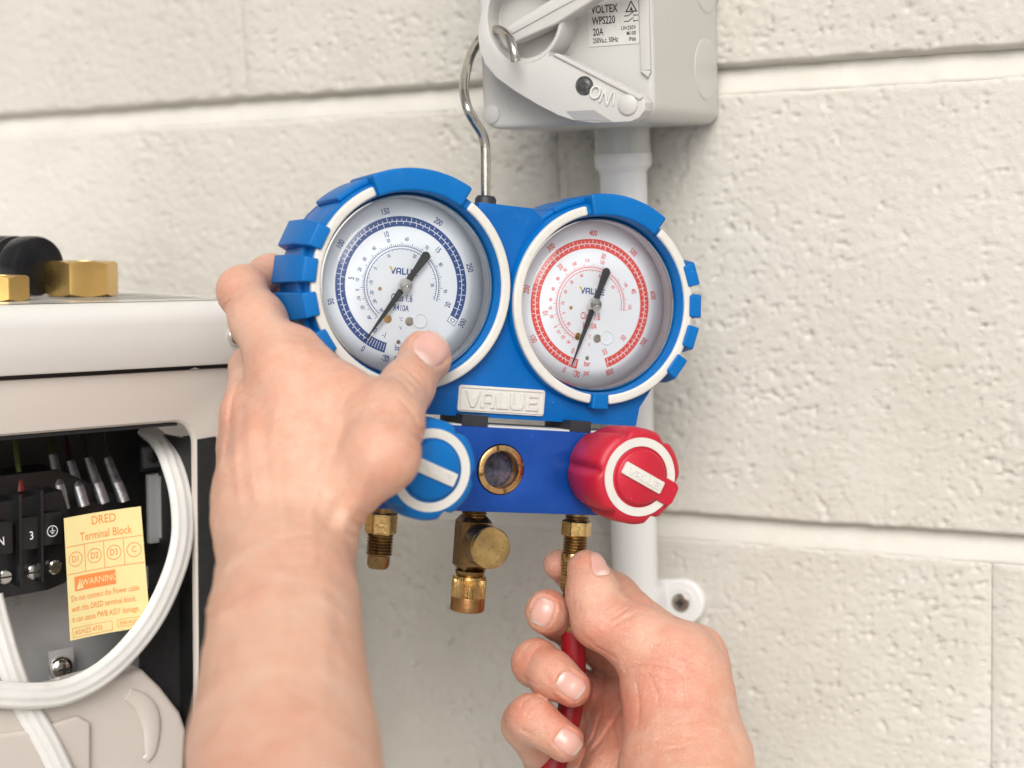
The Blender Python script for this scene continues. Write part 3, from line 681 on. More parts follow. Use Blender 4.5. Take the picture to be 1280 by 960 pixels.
# ---- valve bar with its sight glass bore
BX0, BX1, BZ0, BZ1, BY0, BY1 = -53, 53, -82, -50.2, -19, 9
sx_, sz_ = MAN.px(626, 587, BY0)
def bar_mesh():
    mb = MB(); vs = []; fs = []; n = 64; R = 9.6; per = []
    for k in range(n):
        t = 2 * math.pi * (k + .5) / n; c, s = math.cos(t), math.sin(t)
        kx = ((BX1 - sx_) if c > 0 else (sx_ - BX0)) / abs(c) if abs(c) > 1e-9 else 1e9
        kz = ((BZ1 - sz_) if s > 0 else (sz_ - BZ0)) / abs(s) if abs(s) > 1e-9 else 1e9
        q = min(kx, kz); vs.append((sx_ + R * c, BY0, sz_ + R * s)); per.append((sx_ + q * c, BY0, sz_ + q * s))
    corners = {}
    vs += per
    def edge(p): return 0 if abs(p[2] - BZ1) < 1e-6 else 1 if abs(p[0] - BX0) < 1e-6 else 2 if abs(p[2] - BZ0) < 1e-6 else 3
    cor = {(3, 0): (BX1, BZ1), (0, 1): (BX0, BZ1), (1, 2): (BX0, BZ0), (2, 3): (BX1, BZ0)}
    loop = []
    for k in range(n):
        q = (k + 1) % n; e0, e1 = edge(per[k]), edge(per[q]); f = [k, q, n + q]; loop.append(n + k)
        if e0 != e1:
            vs.append((cor[(e0, e1)][0], BY0, cor[(e0, e1)][1])); f.append(len(vs) - 1); loop.append(len(vs) - 1)
        f.append(n + k); fs.append(tuple(f))
    b0 = len(vs); vs += [(vs[i][0], BY1, vs[i][2]) for i in loop]; m_ = len(loop)
    for i in range(m_): j = (i + 1) % m_; fs.append((loop[i], loop[j], b0 + j, b0 + i))
    fs.append(tuple(b0 + i for i in reversed(range(m_))))
    c0 = len(vs); vs += [(vs[k][0], BY0 + 11, vs[k][2]) for k in range(n)]
    for k in range(n): fs.append(((k + 1) % n, k, c0 + k, c0 + (k + 1) % n))
    return mb.add(vs, fs)
vb = bar_mesh().build('valve_bar', M_anod, man, bevel=.5, bseg=2, bang=60, ang=40)
MB().lathe([(9.4, BY0 + 6), (.01, BY0 + 6)], 48, 'y', c=(sx_, 0, sz_)).build('sight_bore', M_pit, vb)
MB().lathe([(9.35, BY0 + .6), (9.35, BY0 - .3), (9.0, BY0 - .6), (7.2, BY0 - .6), (6.9, BY0 - .2), (6.9, BY0 + 5), (9.3, BY0 + 7)], 96, 'y', c=(sx_, 0, sz_), cap=False).build('sight_ring', M_bronze, vb, ang=50)
for a in (15, 105, 195, 285):
    t = math.radians(a); c, s = math.cos(t), math.sin(t)
    MB().prism([(sx_ + r * c - w_ * s, sz_ + r * s + w_ * c) for r, w_ in ((6.85, -.6), (9.45, -.6), (9.45, .6), (6.85, .6))], BY0 - .72, BY0 + .5).build('ring_notch', M_brassd, vb)
# posts between panel and bar, white gasket strips seen in the gap
for a_, b_ in ((-17, -6.5), (28, 37)): MB().prism(box_pts(a_, b_, -51.2, -46), -15.5, 8).build('bar_post', M_dark, man)
MB().prism(box_pts(-52, 52, -50.4, -49.6), -15, 7).build('cream_gasket', M_cream, man)

# ---- valve knobs
def knob(cx, cz, m_, side):
    yb, yf = BY0, -49.5
    lob = lambda t, i: 1.0 if i in (0, 1, 8, 9, 10, 11) else 1 - .11 * max(0, math.cos(6 * t + .6)) ** 5 * (1 if i in (3, 4, 5, 6) else .5)
    prof = [(9, yb), (14.5, yb - .4), (16.2, yb - 2.5), (16.6, yb - 7), (17.6, yb - 9), (18.2, yb - 20), (17.9, yf + 2.2), (16.6, yf + .5), (15.2, yf), (11, yf), (10.7, yf - .2), (.01, yf - .2)]
    k = MB().lathe(prof, 168, 'y', c=(cx, 0, cz), rad=lob).build('valve_knob', m_, man, ang=50)
    vs = []; fs = []; n = 80
    a0, a1 = (-22 + 14, 360 - 22 - 14) if side > 0 else (0, 360)
    for q in range(n + 1):
        t = math.radians(a0 + (a1 - a0) * q / n)
        for r, y in ((11.4, yf + .3), (11.4, yf - .45), (14.6, yf - .45), (14.6, yf + .3)): vs.append((cx + r * math.cos(t), y, cz + r * math.sin(t)))
    for q in range(n):
        for j in range(3): fs.append((q * 4 + j, q * 4 + j + 1, q * 4 + j + 5, q * 4 + j + 4))
    MB().add(vs, fs).build('knob_ring', M_cream, k, ang=50)
    rt = math.radians(24 if side > 0 else 20); c, s = math.cos(-rt), math.sin(-rt)
    R = lambda x, z: (cx + x * c - z * s, cz + x * s + z * c)
    if side > 0:
        MB().prism([R(*p) for p in round_rect(-8, 16.4, -4.6, 4.6, 2.4)], yf - 1.6, yf + 1).build('knob_pointer', m_, k, bevel=.8, bseg=3)
    MB().lathe([(10.4, yf), (10.2, yf - 1.3), (9.5, yf - 1.8), (.01, yf - 1.9)], 64, 'y', c=(cx, 0, cz)).build('knob_cap', m_, k, ang=50)
    bar_ = MB().prism([R(*p) for p in round_rect(-8.8, 9.2, -2.4, 2.4, .6)], yf - 2.9, yf - 1.5).build('knob_bar', M_cream, k, bevel=.3)
    P_ = [R(0.3, 0)]; block_word(MB(), P_[0][0], P_[0][1], 2.7, yf - 3.25, yf - 2.6, rot=rt, sx=1.15).build('raised_letters', M_cream, bar_, bevel=.08, bseg=1)
knob(41.6, -63.8, M_red, 1)
knob(-41.0, -64.6, M_blue, -1)

# ---- brass fittings under the bar
def thread(z0, z1, r, p=1.15, d=.55):
    out = []; z = z0
    while z > z1: out += [(r - d, z), (r, z - p * .4), (r, z - p * .55), (r - d, z - p * .95)]; z -= p
    return out
hexr = lambda t, i: 1 / max(math.cos(((t + .3) % (math.pi / 3)) - math.pi / 6), .8) * .9
# right: flare stub that takes the hose
FX = {0: -42.3, 1: -4.9, 2: 39.2}
f = MB().lathe([(4.6, -81), (4.6, -84.0)] + thread(-84.0, -85.8, 4.8) + [(4.4, -86)], 40, 'z', c=(FX[2], -5, 0)).build('flare_stub', M_brassd, man)
MB().lathe([(5.2, -85.6), (5.9, -86.3), (5.9, -91.4), (5.2, -92)], 48, 'z', c=(FX[2], -5, 0), rad=hexr).build('hex_nut', M_brass, f, ang=20)
MB().lathe(thread(-91.8, -98.5, 4.9), 48, 'z', c=(FX[2], -5, 0)).build('thread', M_brassd, f, ang=30)
# left: bare flare stub below the wrist
f = MB().lathe([(5.0, -81), (5.0, -86), (4.7, -86.2)], 40, 'z', c=(FX[0], -5, 0)).build('flare_stub', M_brassd, man)
MB().lathe([(5.2, -84.6), (5.9, -85.4), (5.9, -92.2), (5.2, -93)], 48, 'z', c=(FX[0], -5, 0), rad=hexr).build('hex_nut', M_brass, f, ang=20)
MB().lathe(thread(-93, -101, 5.0) + [(4.2, -101.2), (4.2, -104.5), (3.4, -106), (2.2, -106.1), (2.0, -103)], 48, 'z', c=(FX[0], -5, 0)).build('thread', M_brassd, f, ang=30)
# middle: tee body with knurled cap facing out and a knurled cap below
f = MB().lathe([(4.7, -81), (4.7, -82.4)] + thread(-82.4, -85.5, 4.9), 40, 'z', c=(FX[1], -5, 0)).build('tee_fitting', M_brassd, man)
t4 = MB().prism([(FX[1] - 6.2, -84.8), (FX[1] + 6.2, -84.8), (FX[1] + 6.2, -106.5), (FX[1] - 6.2, -106.5)], -11, 1).build('tee_body', M_brassd, f, bevel=2.4, bseg=1, bang=60, ang=20)
MB().lathe([(5.8, -106.3), (5.2, -108.5)], 40, 'z', c=(FX[1], -5, 0)).build('tee_neck', M_brassd, f)
kn = lambda t, i: 1 + .022 * (1 if math.cos(44 * t) > 0 else -1)
MB().lathe([(5.2, -107.8), (6.5, -108.4), (6.6, -109.4)], 96, 'z', c=(FX[1], -5, 0)).build('cap_lip', M_brass, f)
MB().lathe([(6.4, -109.3), (6.6, -109.7), (6.6, -116.2), (6.4, -116.5)], 176, 'z', c=(FX[1], -5, 0), rad=kn).build('knurled_cap', M_brass, f, ang=25)
MB().lathe([(6.5, -116.4), (6.6, -117), (6.6, -121.4), (6.0, -122), (.01, -122)], 64, 'z', c=(FX[1], -5, 0)).build('cap_foot', mat('coppery brass', (.38, .20, .08), .36, metal=1, var=.2, scale=150, bump=.3, dirt=((.15, .07, .03), .5)), f)
hx, hz = MAN.px(613.5, 685, -25)
MB().lathe([(3.6, -10), (5.2, -12.5), (6.2, -14.5)], 40, 'y', c=(hx, 0, hz)).build('side_neck', M_brassd, f)
def knurl2(t, i): return 1 + .016 * math.cos(40 * t + i * math.pi)
MB().lathe([(6.6, -14.3)] + [(7.7, -14.8 - k * .62) for k in range(14)] + [(7.5, -23.6)], 240, 'y', c=(hx, 0, hz), rad=knurl2).build('knurled_knob', M_brassd, f, ang=20)
MB().lathe([(7.4, -23.4), (7.8, -23.8), (7.8, -25.0), (7.3, -25.6), (.01, -25.4)], 64, 'y', c=(hx, 0, hz)).build('knob_face', M_brass, f)
# ================================================================== air conditioner outdoor unit (left)
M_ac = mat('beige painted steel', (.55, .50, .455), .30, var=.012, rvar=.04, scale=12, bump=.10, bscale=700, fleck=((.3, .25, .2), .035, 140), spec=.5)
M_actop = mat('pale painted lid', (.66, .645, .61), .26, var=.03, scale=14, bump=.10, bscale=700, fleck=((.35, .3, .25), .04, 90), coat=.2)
M_grey = mat('grey inner sheet metal', (.42, .42, .42), .35, metal=.25, var=.15, scale=30, bump=.1)
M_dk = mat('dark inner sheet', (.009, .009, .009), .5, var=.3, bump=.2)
M_foam = mat('black gritty foam', (.014, .014, .015), .9, var=.3, scale=300, bump=1.0, bscale=2600, fleck=((.3, .27, .2), .12, 900), rvar=0)
M_blk = mat('black moulded plastic', (.009, .009, .010), .36, var=.2, bump=.1, bscale=800)
M_cable = mat('white cable sheath', (.66, .65, .62), .38, var=.04, scale=60, bump=.15, bscale=500, dirt=((.4, .37, .32), .2))
M_yel = mat('yellow sticker', (.80, .69, .33), .45, var=.03, bump=.05)
M_or = mat('orange sticker print', (.85, .26, .07), .5, var=.03)
ac = root('air_conditioner', ACF, 'beige outdoor air conditioner with its wiring compartment open beside the forearm', 'air conditioner')
A3 = lambda u, v, y: (lambda q: (q[0], y, q[1]))(ACF.px(u, v, y))
AP = lambda y, *ps: [ACF.px(u, v, y) for u, v in ps]
# lid: cap with a rolled front edge; profile swept along x, turning the right-hand corner
x_l, _ = ACF.px(-160, 450, 0); x_r = ACF.px(330, 430, 0)[0]
zt0 = ACF.px(150, 385.5, -4)[1]; zb0 = ACF.px(150, 463, -4)[1]
zgap = ACF.px(150, 470, 0)[1]
H = zt0 - zb0
Rc = 9
def sweep_corner(prof, x0, x1, rc, ydeep, n=10):
    """profile [(outset, z)] along the front, round the right corner and back along the side"""
    vs = []; fs = []; path = [(x0, 0, 0, -1), (x1 - rc, 0, 0, -1)]
    for k in range(1, n): t = math.pi / 2 * k / n; path.append((x1 - rc + rc * math.sin(t), rc - rc * math.cos(t), math.sin(t), -math.cos(t)))
    path += [(x1, rc, 1, 0), (x1, ydeep, 1, 0)]
    for px_, py_, nx_, ny_ in path:
        for o_, z in prof: vs.append((px_ + nx_ * o_, py_ + ny_ * o_, z))
    k = len(prof)
    for i in range(len(path) - 1):
        for j in range(k - 1): fs.append((i * k + j, (i + 1) * k + j, (i + 1) * k + j + 1, i * k + j + 1))
    return MB().add(vs, fs)
rr = 9
prof = [(-2, zb0 + 1), (3.2, zb0 + .2), (4, zb0 + 1.2)] + [(4 - rr + rr * math.cos(t), zt0 - rr + 2 + rr * math.sin(t)) for t in [math.pi / 2 * k / 8 for k in range(9)]] + [(-12, zt0 + 2.2), (-60, zt0 + 2.2), (-75, zt0 + 2.2)]
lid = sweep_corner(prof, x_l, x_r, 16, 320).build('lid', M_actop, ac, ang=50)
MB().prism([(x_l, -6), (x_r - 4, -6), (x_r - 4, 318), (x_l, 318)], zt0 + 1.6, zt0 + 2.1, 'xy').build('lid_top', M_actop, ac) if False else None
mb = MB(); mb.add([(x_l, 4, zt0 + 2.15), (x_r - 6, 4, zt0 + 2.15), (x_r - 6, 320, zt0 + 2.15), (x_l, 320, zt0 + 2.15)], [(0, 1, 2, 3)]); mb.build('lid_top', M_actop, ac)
sx, sz = ACF.px(293, 421, -4)
scr = MB().lathe([(3.6, -4), (3.6, -5.2), (3.0, -6.4), (1.5, -7.0), (.01, -7.0)], 32, 'y', c=(sx, 0, sz)).build('lid_screw', M_chrome, ac)
MB().prism(box_pts(sx - 2.2, sx + 2.2, sz - .4, sz + .4), -7.1, -6).build('screw_slot', M_darkhole, scr)
# dark gap under the lid, then the body skin with its opening
MB().prism([(x_l, zgap - 6), (x_r - 1.5, zgap - 6), (x_r - 1.5, zb0 + 3), (x_l, zb0 + 3)], 1.2, 3).build('lid_gap', M_dk, ac)
ztop = ACF.px(150, 467.5, 0)[1]
oc = [ACF.px(*p, 0) for p in ((-60, 557), (100, 541), (218, 525.5))]
xo = ACF.px(246, 560, 0)[0]; zo = oc[-1][1]
zbot = -260
inner = [(x_l, oc[0][1] + .0), oc[1], (xo - 9, zo)]
inner = [(x_l, zo), (xo - 10, zo)]
for k in range(1, 8): t = math.pi / 2 * k / 8; inner.append((xo - 10 + 10 * math.sin(t), zo - 10 + 10 * math.cos(t)))
inner += [(xo, zo - 10), (xo, zbot)]
# skin as a ribbon: outer top edge / right edge against the opening, with a rolled lip going in
outline = [(x_l, ztop)] + [(x_r - 12, ztop), (x_r - 12, zbot)]
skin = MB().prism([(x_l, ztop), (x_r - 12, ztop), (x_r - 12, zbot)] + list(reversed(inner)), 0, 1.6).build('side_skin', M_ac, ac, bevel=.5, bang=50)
vs = []; fs = []
for (a_, b_) in inner:
    for (o_, y) in ((0, .1), (-.5, .5), (-.8, 1.2), (-.8, 3)): vs.append((a_ + (o_ if a_ > xo - 10.1 else 0), y, b_ + (o_ if b_ > zo - 10.1 else 0)))
k = 4
for i in range(len(inner) - 1):
    for j in range(3): fs.append((i * k + j, (i + 1) * k + j, (i + 1) * k + j + 1, i * k + j + 1))
MB().add(vs, fs).build('opening_lip', M_ac, ac, ang=60)
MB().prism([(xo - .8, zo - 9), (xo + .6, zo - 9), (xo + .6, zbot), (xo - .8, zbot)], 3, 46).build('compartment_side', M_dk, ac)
vs = []; n = 10
for z in (zbot, ztop):
    for q in range(n + 1): t = math.pi / 2 * q / n; vs.append((x_r - 12.2 + 12 * math.sin(t), 12.2 - 12 * math.cos(t), z))
    vs.append((x_r - .2, 320, z))
fs = [(i, i + 1, n + 3 + i, n + 2 + i) for i in range(n + 1)]
MB().add(vs, fs).build('corner_skin', M_ac, ac, ang=60)
nx_, nz_ = ACF.px(243, 457.5, -.3)
MB().prism([(nx_ - 2.2, ztop + .2), (nx_ + 2.6, ztop + .2), (nx_ + .3, nz_ - .6)], -.5, .3).build('latch_notch', M_actop, ac, bevel=.2)
# compartment: back sheet, foam strips, floor
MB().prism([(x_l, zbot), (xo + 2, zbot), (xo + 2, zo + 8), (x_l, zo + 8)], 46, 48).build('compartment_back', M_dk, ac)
MB().prism(AP(40, (-60, 735), (60, 722), (118, 716), (250, 700), (250, 1000), (-60, 1000)), 40, 41).build('grey_backplate', M_grey, ac)
fxa, fza = ACF.px(244, 552, 4); fxb, _ = ACF.px(267, 552, -2)
MB().prism([(xo + .2, zo - 8.5), (xo + 8.6, zo - 8), (xo + 9.2, zbot), (xo + .2, zbot)], -1.2, 12).build('foam_strip', M_foam, ac, bevel=.4)
MB().prism([(x_l, zo - 2.4), (xo - 8, zo - 2.4), (xo - 8, zo - .4), (x_l, zo - .4)], 1.5, 40).build('foam_strip', M_foam, ac)
MB().prism(AP(14, (178, 745), (250, 690), (252, 930), (176, 860)), 14, 16).build('foam_sheet', M_foam, ac)
# small bracket with hole at the top, grey upright post
MB().prism(AP(30, (176, 556), (214, 552), (214, 586), (176, 590)), 30, 31.5).build('bracket', M_dk, ac)
b1 = MB().prism(AP(28, (178, 560), (203, 557), (204, 583), (180, 586)), 28, 30).build('bracket', mat('dull grey bracket', (.10, .10, .105), .4, metal=.4, var=.1), ac, bevel=.4)
q = ACF.px(192, 572, 27); MB().lathe([(2.2, 27.9), (2.2, 27), (1.5, 26.6), (.01, 26.6)], 24, 'y', c=(q[0], 0, q[1])).build('bracket_screw', M_dk, b1)
MB().prism(AP(30, (186, 594), (211, 590), (213, 676), (188, 680)), 30, 33).build('grey_post', M_grey, ac, bevel=.5)
MB().prism(AP(28, (200, 596), (203, 595), (205, 672), (202, 673)), 28, 29.9).build('post_fold', M_grey, ac)
# terminal block
tb = MB().prism(AP(16, (-60, 640), (78, 612), (92, 660), (84, 728), (60, 738), (-60, 760)), 16, 40).build('terminal_block', M_blk, ac, bevel=.8)
M_white = mat('white marking', (.70, .70, .70), .5)
for i, (u, v) in enumerate(((-38, 690), (5, 676), (40, 670), (67, 664))):
    pts = AP(11.5, (u - 14, v - 22), (u + 12, v - 25), (u + 13, v + 16), (u - 13, v + 19))
    MB().prism(pts, 12, 17).build('terminal_cover', M_blk, tb, bevel=.9)
    pts = AP(9, (u - 14, v - 50), (u - 10, v - 52), (u - 9, v + 64), (u - 13, v + 66))
    MB().prism(pts, 10.5, 20).build('barrier', M_blk, tb, bevel=.5)
    cx_, cz_ = ACF.px(u - 1, v + 44, 17)
    s_ = MB().lathe([(2.9, 15.9), (2.9, 14.8), (2.3, 14.2), (.01, 14.2)], 24, 'y', c=(cx_, 0, cz_)).build('terminal_screw', M_chrome, tb)
    MB().prism(box_pts(cx_ - 2.2, cx_ + 2.2, cz_ - .35, cz_ + .35), 14.0, 15).build('screw_slot', M_darkhole, s_)
mb = MB()
for t_, u, v in (('2N', -1, 678), ('3', 40, 670)): a_, b_ = ACF.px(u, v, 11.5); text_mesh(mb, t_, a_, b_, 4.6, 11.8, sx=.8, bold=.06, rot=-.05)
a_, b_ = ACF.px(66, 664, 11.5); 
for k in range(20):
    t0, t1 = 2 * math.pi * k / 20, 2 * math.pi * (k + 1) / 20
    mb.add([(a_ + r * math.cos(t), 11.8, b_ + r * math.sin(t)) for r, t in ((2.3, t0), (1.9, t0), (1.9, t1), (2.3, t1))], [(0, 1, 2, 3)])
mb.sheet(box_pts(a_ - .2, a_ + .2, b_, b_ + 1.5), 11.75)
for w_, z_ in ((1.2, .1), (.8, -.45), (.4, -.95)): mb.sheet(box_pts(a_ - w_, a_ + w_, b_ + z_ - .13, b_ + z_ + .13), 11.75)
mb.build('terminal_marks', M_white, tb, smooth=False)
# upper row: spade connectors with clear sleeves and thin wires
M_sleeve = mat('smoky connector sleeve', (.32, .32, .33), .25, metal=.7, var=.3, scale=200, bump=.2)
wc = {'yellow wire': (.05, .045, .01), 'red wire': (.03, .006, .005), 'black wire': (.02, .02, .02), 'dark wire': (.03, .03, .03)}
for (u0, v0, u1, v1, nm) in ((66, 568, 80, 636, 'yellow wire'), (88, 576, 105, 632, 'red wire'), (110, 572, 130, 628, 'black wire'), (134, 572, 155, 626, 'dark wire')):
    p0, p1 = A3(u0, v0, 30), A3(u1, v1, 24)
    MB().tube([p0, p1], [2.0, 2.6], 10, flat=.6).build('connector_sleeve', mat('clear smoky sleeve', (.07, .07, .075), .12, metal=.2, var=.5, scale=260) , ac)
    q0 = tuple(p1[i] + (p0[i] - p1[i]) * .45 for i in range(3)); q0 = (q0[0], q0[1] - 1.6, q0[2]); q1 = (p1[0], p1[1] - 1.6, p1[2])
    MB().tube([q0, q1], 1.9, 8, flat=.35).build('spade_terminal', M_sleeve, ac)
    wv = smooth_path([A3(u0 - 6, v0 - 34, 40), A3(u0 - 4, v0 - 16, 36), p0], 5)
    MB().tube(wv, 1.0, 8).build('wire', mat(nm, wc[nm], .4), ac)
rw = smooth_path([A3(18, 540, 40), A3(21, 570, 34), A3(25, 598, 30), A3(27, 622, 27)], 5)
MB().tube(rw, 1.1, 8).build('wire', mat('green yellow wire', (.06, .075, .015), .4), ac); MB().tube([A3(23, 598, 28), A3(26, 614, 27)], 2.0, 10).build('wire_crimp', mat('red crimp', (.16, .012, .008), .35), ac)
pb = MB().prism(AP(22, (-60, 608), (10, 596), (80, 588), (150, 620), (160, 640), (90, 656), (-60, 680)), 26, 44).build('relay_base', M_blk, ac, bevel=.6)
# sticker
def quadmap(c4, y0, y1, sag=0.0):
    """bilinear place inside the four photo corners (tl, tr, br, bl)"""
    C4 = [np.array(A3(u, v, y)) for (u, v), y in zip(c4, (y0, y1, y1, y0))]
    def f(s, t, off=0.0):
        p = (C4[0] * (1 - s) + C4[1] * s) * (1 - t) + (C4[3] * (1 - s) + C4[2] * s) * t
        return (p[0], p[1] - off + sag * math.sin(math.pi * s) , p[2])
    return f
qf = quadmap(((80, 648), (176, 633), (188, 783), (88, 801)), 6, 2, 1.5)
nS = 16; vs = []; fs = []
for off in (0, -.25):
    for i in range(nS + 1):
        for j in range(nS + 1): vs.append(qf(i / nS, j / nS, off))
idx = lambda o, i, j: o * (nS + 1) ** 2 + i * (nS + 1) + j
for i in range(nS):
    for j in range(nS):
        fs.append((idx(0, i, j), idx(0, i + 1, j), idx(0, i + 1, j + 1), idx(0, i, j + 1))); fs.append((idx(1, i, j), idx(1, i, j + 1), idx(1, i + 1, j + 1), idx(1, i + 1, j)))
st = MB().add(vs, fs).build('warning_sticker', M_yel, ac, ang=60)
W_, H_ = 96.0, 152.0
def stick_text(mb, body, x, y, size, sx=.8, al='CENTER', bold=0.0, off=.12):
    t = MB(); text_mesh(t, body, 0, 0, size, 0, sx=sx, align=al, bold=bold)
    mb.add([qf((x + v[0]) / W_, (y - v[2]) / H_, off) for v in t.v], t.f)
def stick_poly(mb, P, off=.12): mb.add([qf(x / W_, y / H_, off) for x, y in P], [tuple(range(len(P)))])
def stick_line(mb, a, b_, w_=.7):
    dx, dy = b_[0] - a[0], b_[1] - a[1]; L_ = math.hypot(dx, dy); ox, oy = -dy / L_ * w_ / 2, dx / L_ * w_ / 2
    n_ = max(1, int(L_ / 8))
    for k in range(n_):
        p = (a[0] + dx * k / n_, a[1] + dy * k / n_); r = (a[0] + dx * (k + 1) / n_, a[1] + dy * (k + 1) / n_)
        stick_poly(mb, [(p[0] + ox, p[1] + oy), (r[0] + ox, r[1] + oy), (r[0] - ox, r[1] - oy), (p[0] - ox, p[1] - oy)])
mb = MB()
stick_text(mb, 'DRED', 50, 9.5, 15, .80, bold=.01); stick_text(mb, 'Terminal Block', 51, 27, 14.5, .72, bold=.01)
stick_line(mb, (1, 36), (95, 36)); stick_line(mb, (1, 70), (95, 70))
for x in (24, 48, 72): stick_line(mb, (x, 36), (x, 70))
for x, t_ in ((12, 'D1'), (36, 'D2'), (60, 'D3'), (84, 'C')):
    stick_text(mb, t_, x, 52.5, 11, .72, bold=.04)
    for k in range(24):
        a0, a1 = 2 * math.pi * k / 24, 2 * math.pi * (k + 1) / 24
        stick_poly(mb, [(x + r * math.cos(a), 52.5 + r * 1.05 * math.sin(a)) for r, a in ((8.8, a0), (8.0, a0), (8.0, a1), (8.8, a1))])
for k in range(6): stick_poly(mb, [(9 + k * 8.5, 74), (9 + (k + 1) * 8.5, 74), (9 + (k + 1) * 8.5, 92), (9 + k * 8.5, 92)])
for i, t_ in enumerate(('Do not connect the Power cable', 'with this DRED terminal block.', 'it can cause PWB ASSY damage.')): stick_text(mb, t_, 3.5, 101 + i * 13, 10.4, .60, 'LEFT')
stick_text(mb, 'AS/NZS 4755', 6, 143.5, 8.6, .72, 'LEFT'); stick_text(mb, 'PJSB14A222', 61, 142.5, 6.0, .72, 'LEFT')
for (a_, b_, c_, d_) in ((3.5, 137.5, 52, 149), (58.5, 137.5, 93, 146.5)):
    for p, q in (((a_, b_), (c_, b_)), ((c_, b_), (c_, d_)), ((c_, d_), (a_, d_)), ((a_, d_), (a_, b_))): stick_line(mb, p, q, .5)
mb.build('sticker_print', M_or, st, smooth=False)
mb = MB(); stick_text(mb, 'WARNING', 40, 83.2, 11.5, .80, bold=.06, off=.3); 
for p in ([(11, 90), (15.5, 77), (20, 90)],): stick_poly(mb, p, .3)
mb.build('sticker_reversed_print', M_yel, st, smooth=False)
mb = MB(); stick_poly(mb, [(15.1, 80.5), (15.9, 80.5), (15.9, 86), (15.1, 86)], .4); stick_poly(mb, [(15.0, 87.2), (16.0, 87.2), (16.0, 88.6), (15.0, 88.6)], .4); mb.build('sticker_mark', M_or, st, smooth=False)
# screw and clamp plate below the sticker
MB().prism(AP(33, (62, 815), (93, 808), (94, 846), (64, 852)), 33, 35).build('clamp_tab', M_grey, ac, bevel=.8)
cx_, cz_ = ACF.px(78, 836, 31)
s_ = MB().lathe([(5.0, 33), (5.0, 31.6), (4.4, 30.4), (2.6, 29.4), (.01, 29.2)], 36, 'y', c=(cx_, 0, cz_)).build('cross_screw', M_chrome, ac)
MB().prism(box_pts(cx_ - 2.3, cx_ + 2.3, cz_ - .5, cz_ + .5), 28.9, 30.5).build('screw_slot', M_darkhole, s_); MB().prism(box_pts(cx_ - .5, cx_ + .5, cz_ - 2.3, cz_ + 2.3), 28.8, 30.4).build('screw_slot', M_darkhole, s_)
# lower service cover with its moulded grip
cov = AP(6, (-60, 900), (10, 880), (60, 868), (120, 850), (178, 836), (200, 858), (225, 890), (233, 912), (228, 1000), (-60, 1000))
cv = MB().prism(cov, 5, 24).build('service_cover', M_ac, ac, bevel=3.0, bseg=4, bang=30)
MB().prism(AP(4, (-60, 925), (40, 912), (96, 894), (112, 902), (112, 1000), (-60, 1000)), 2.5, 6).build('cover_step', M_ac, cv, bevel=2.2, bseg=4)
g_ = smooth_path([A3(160, 868, 4.5), A3(176, 878, 4.5), A3(186, 892, 4.5), A3(190, 912, 4.5), A3(188, 940, 4.5), A3(182, 950, 4.5)], 5)
MB().tube(g_, [1.8 + 2.6 * math.sin(math.pi * min(1, i / (len(g_) - 1) + .1)) for i in range(len(g_))], 16, flat=.38).build('cover_rib', M_ac, cv)

# ---- things on and in the unit
def cable(name, pts, wpx, label, lobes=3):
    P = smooth_path([A3(*p) for p in pts], 9); n = len(P); vs = []; fs = []; K = 30
    for i in range(n):
        t = P[min(i + 1, n - 1)] - P[max(i - 1, 0)]; t = t / np.linalg.norm(t)
        a = np.cross(t, np.array([0, 1.0, 0])); a /= np.linalg.norm(a); b_ = np.cross(a, t)
        for j in range(K):
            q = 2 * math.pi * j / K
            X_ = math.cos(q) * wpx; Y_ = math.sin(q) * wpx * .50 * (1 + (.16 * math.cos(2 * math.pi * lobes * (X_ / wpx + 1) / 2 + math.pi) if lobes else 0))
            vs.append(P[i] + a * X_ + b_ * Y_)
    for i in range(n - 1):
        for j in range(K): k = (j + 1) % K; fs.append((i * K + j, i * K + k, (i + 1) * K + k, (i + 1) * K + j))
    r = root(name, ACF, label, 'cable')
    MB().add(vs, fs).build('sheath', M_cable, r, ang=180)
cable('flat_cable', [(186, 540, 34), (200, 552, 24), (215, 580, 12), (226, 620, 5), (228, 670, 2), (215, 722, 0), (186, 780, -1), (140, 832, -1), (90, 862, 0), (40, 870, 0), (-30, 866, 2)], 5.2, 'white flat ribbed cable looping down round the yellow sticker')
cable('flat_cable', [(-12, 745, 12), (0, 790, 8), (14, 836, 5), (34, 885, 5), (60, 930, 2), (86, 985, 0)], 5.0, 'white cable crossing under the looped one at the bottom left corner')

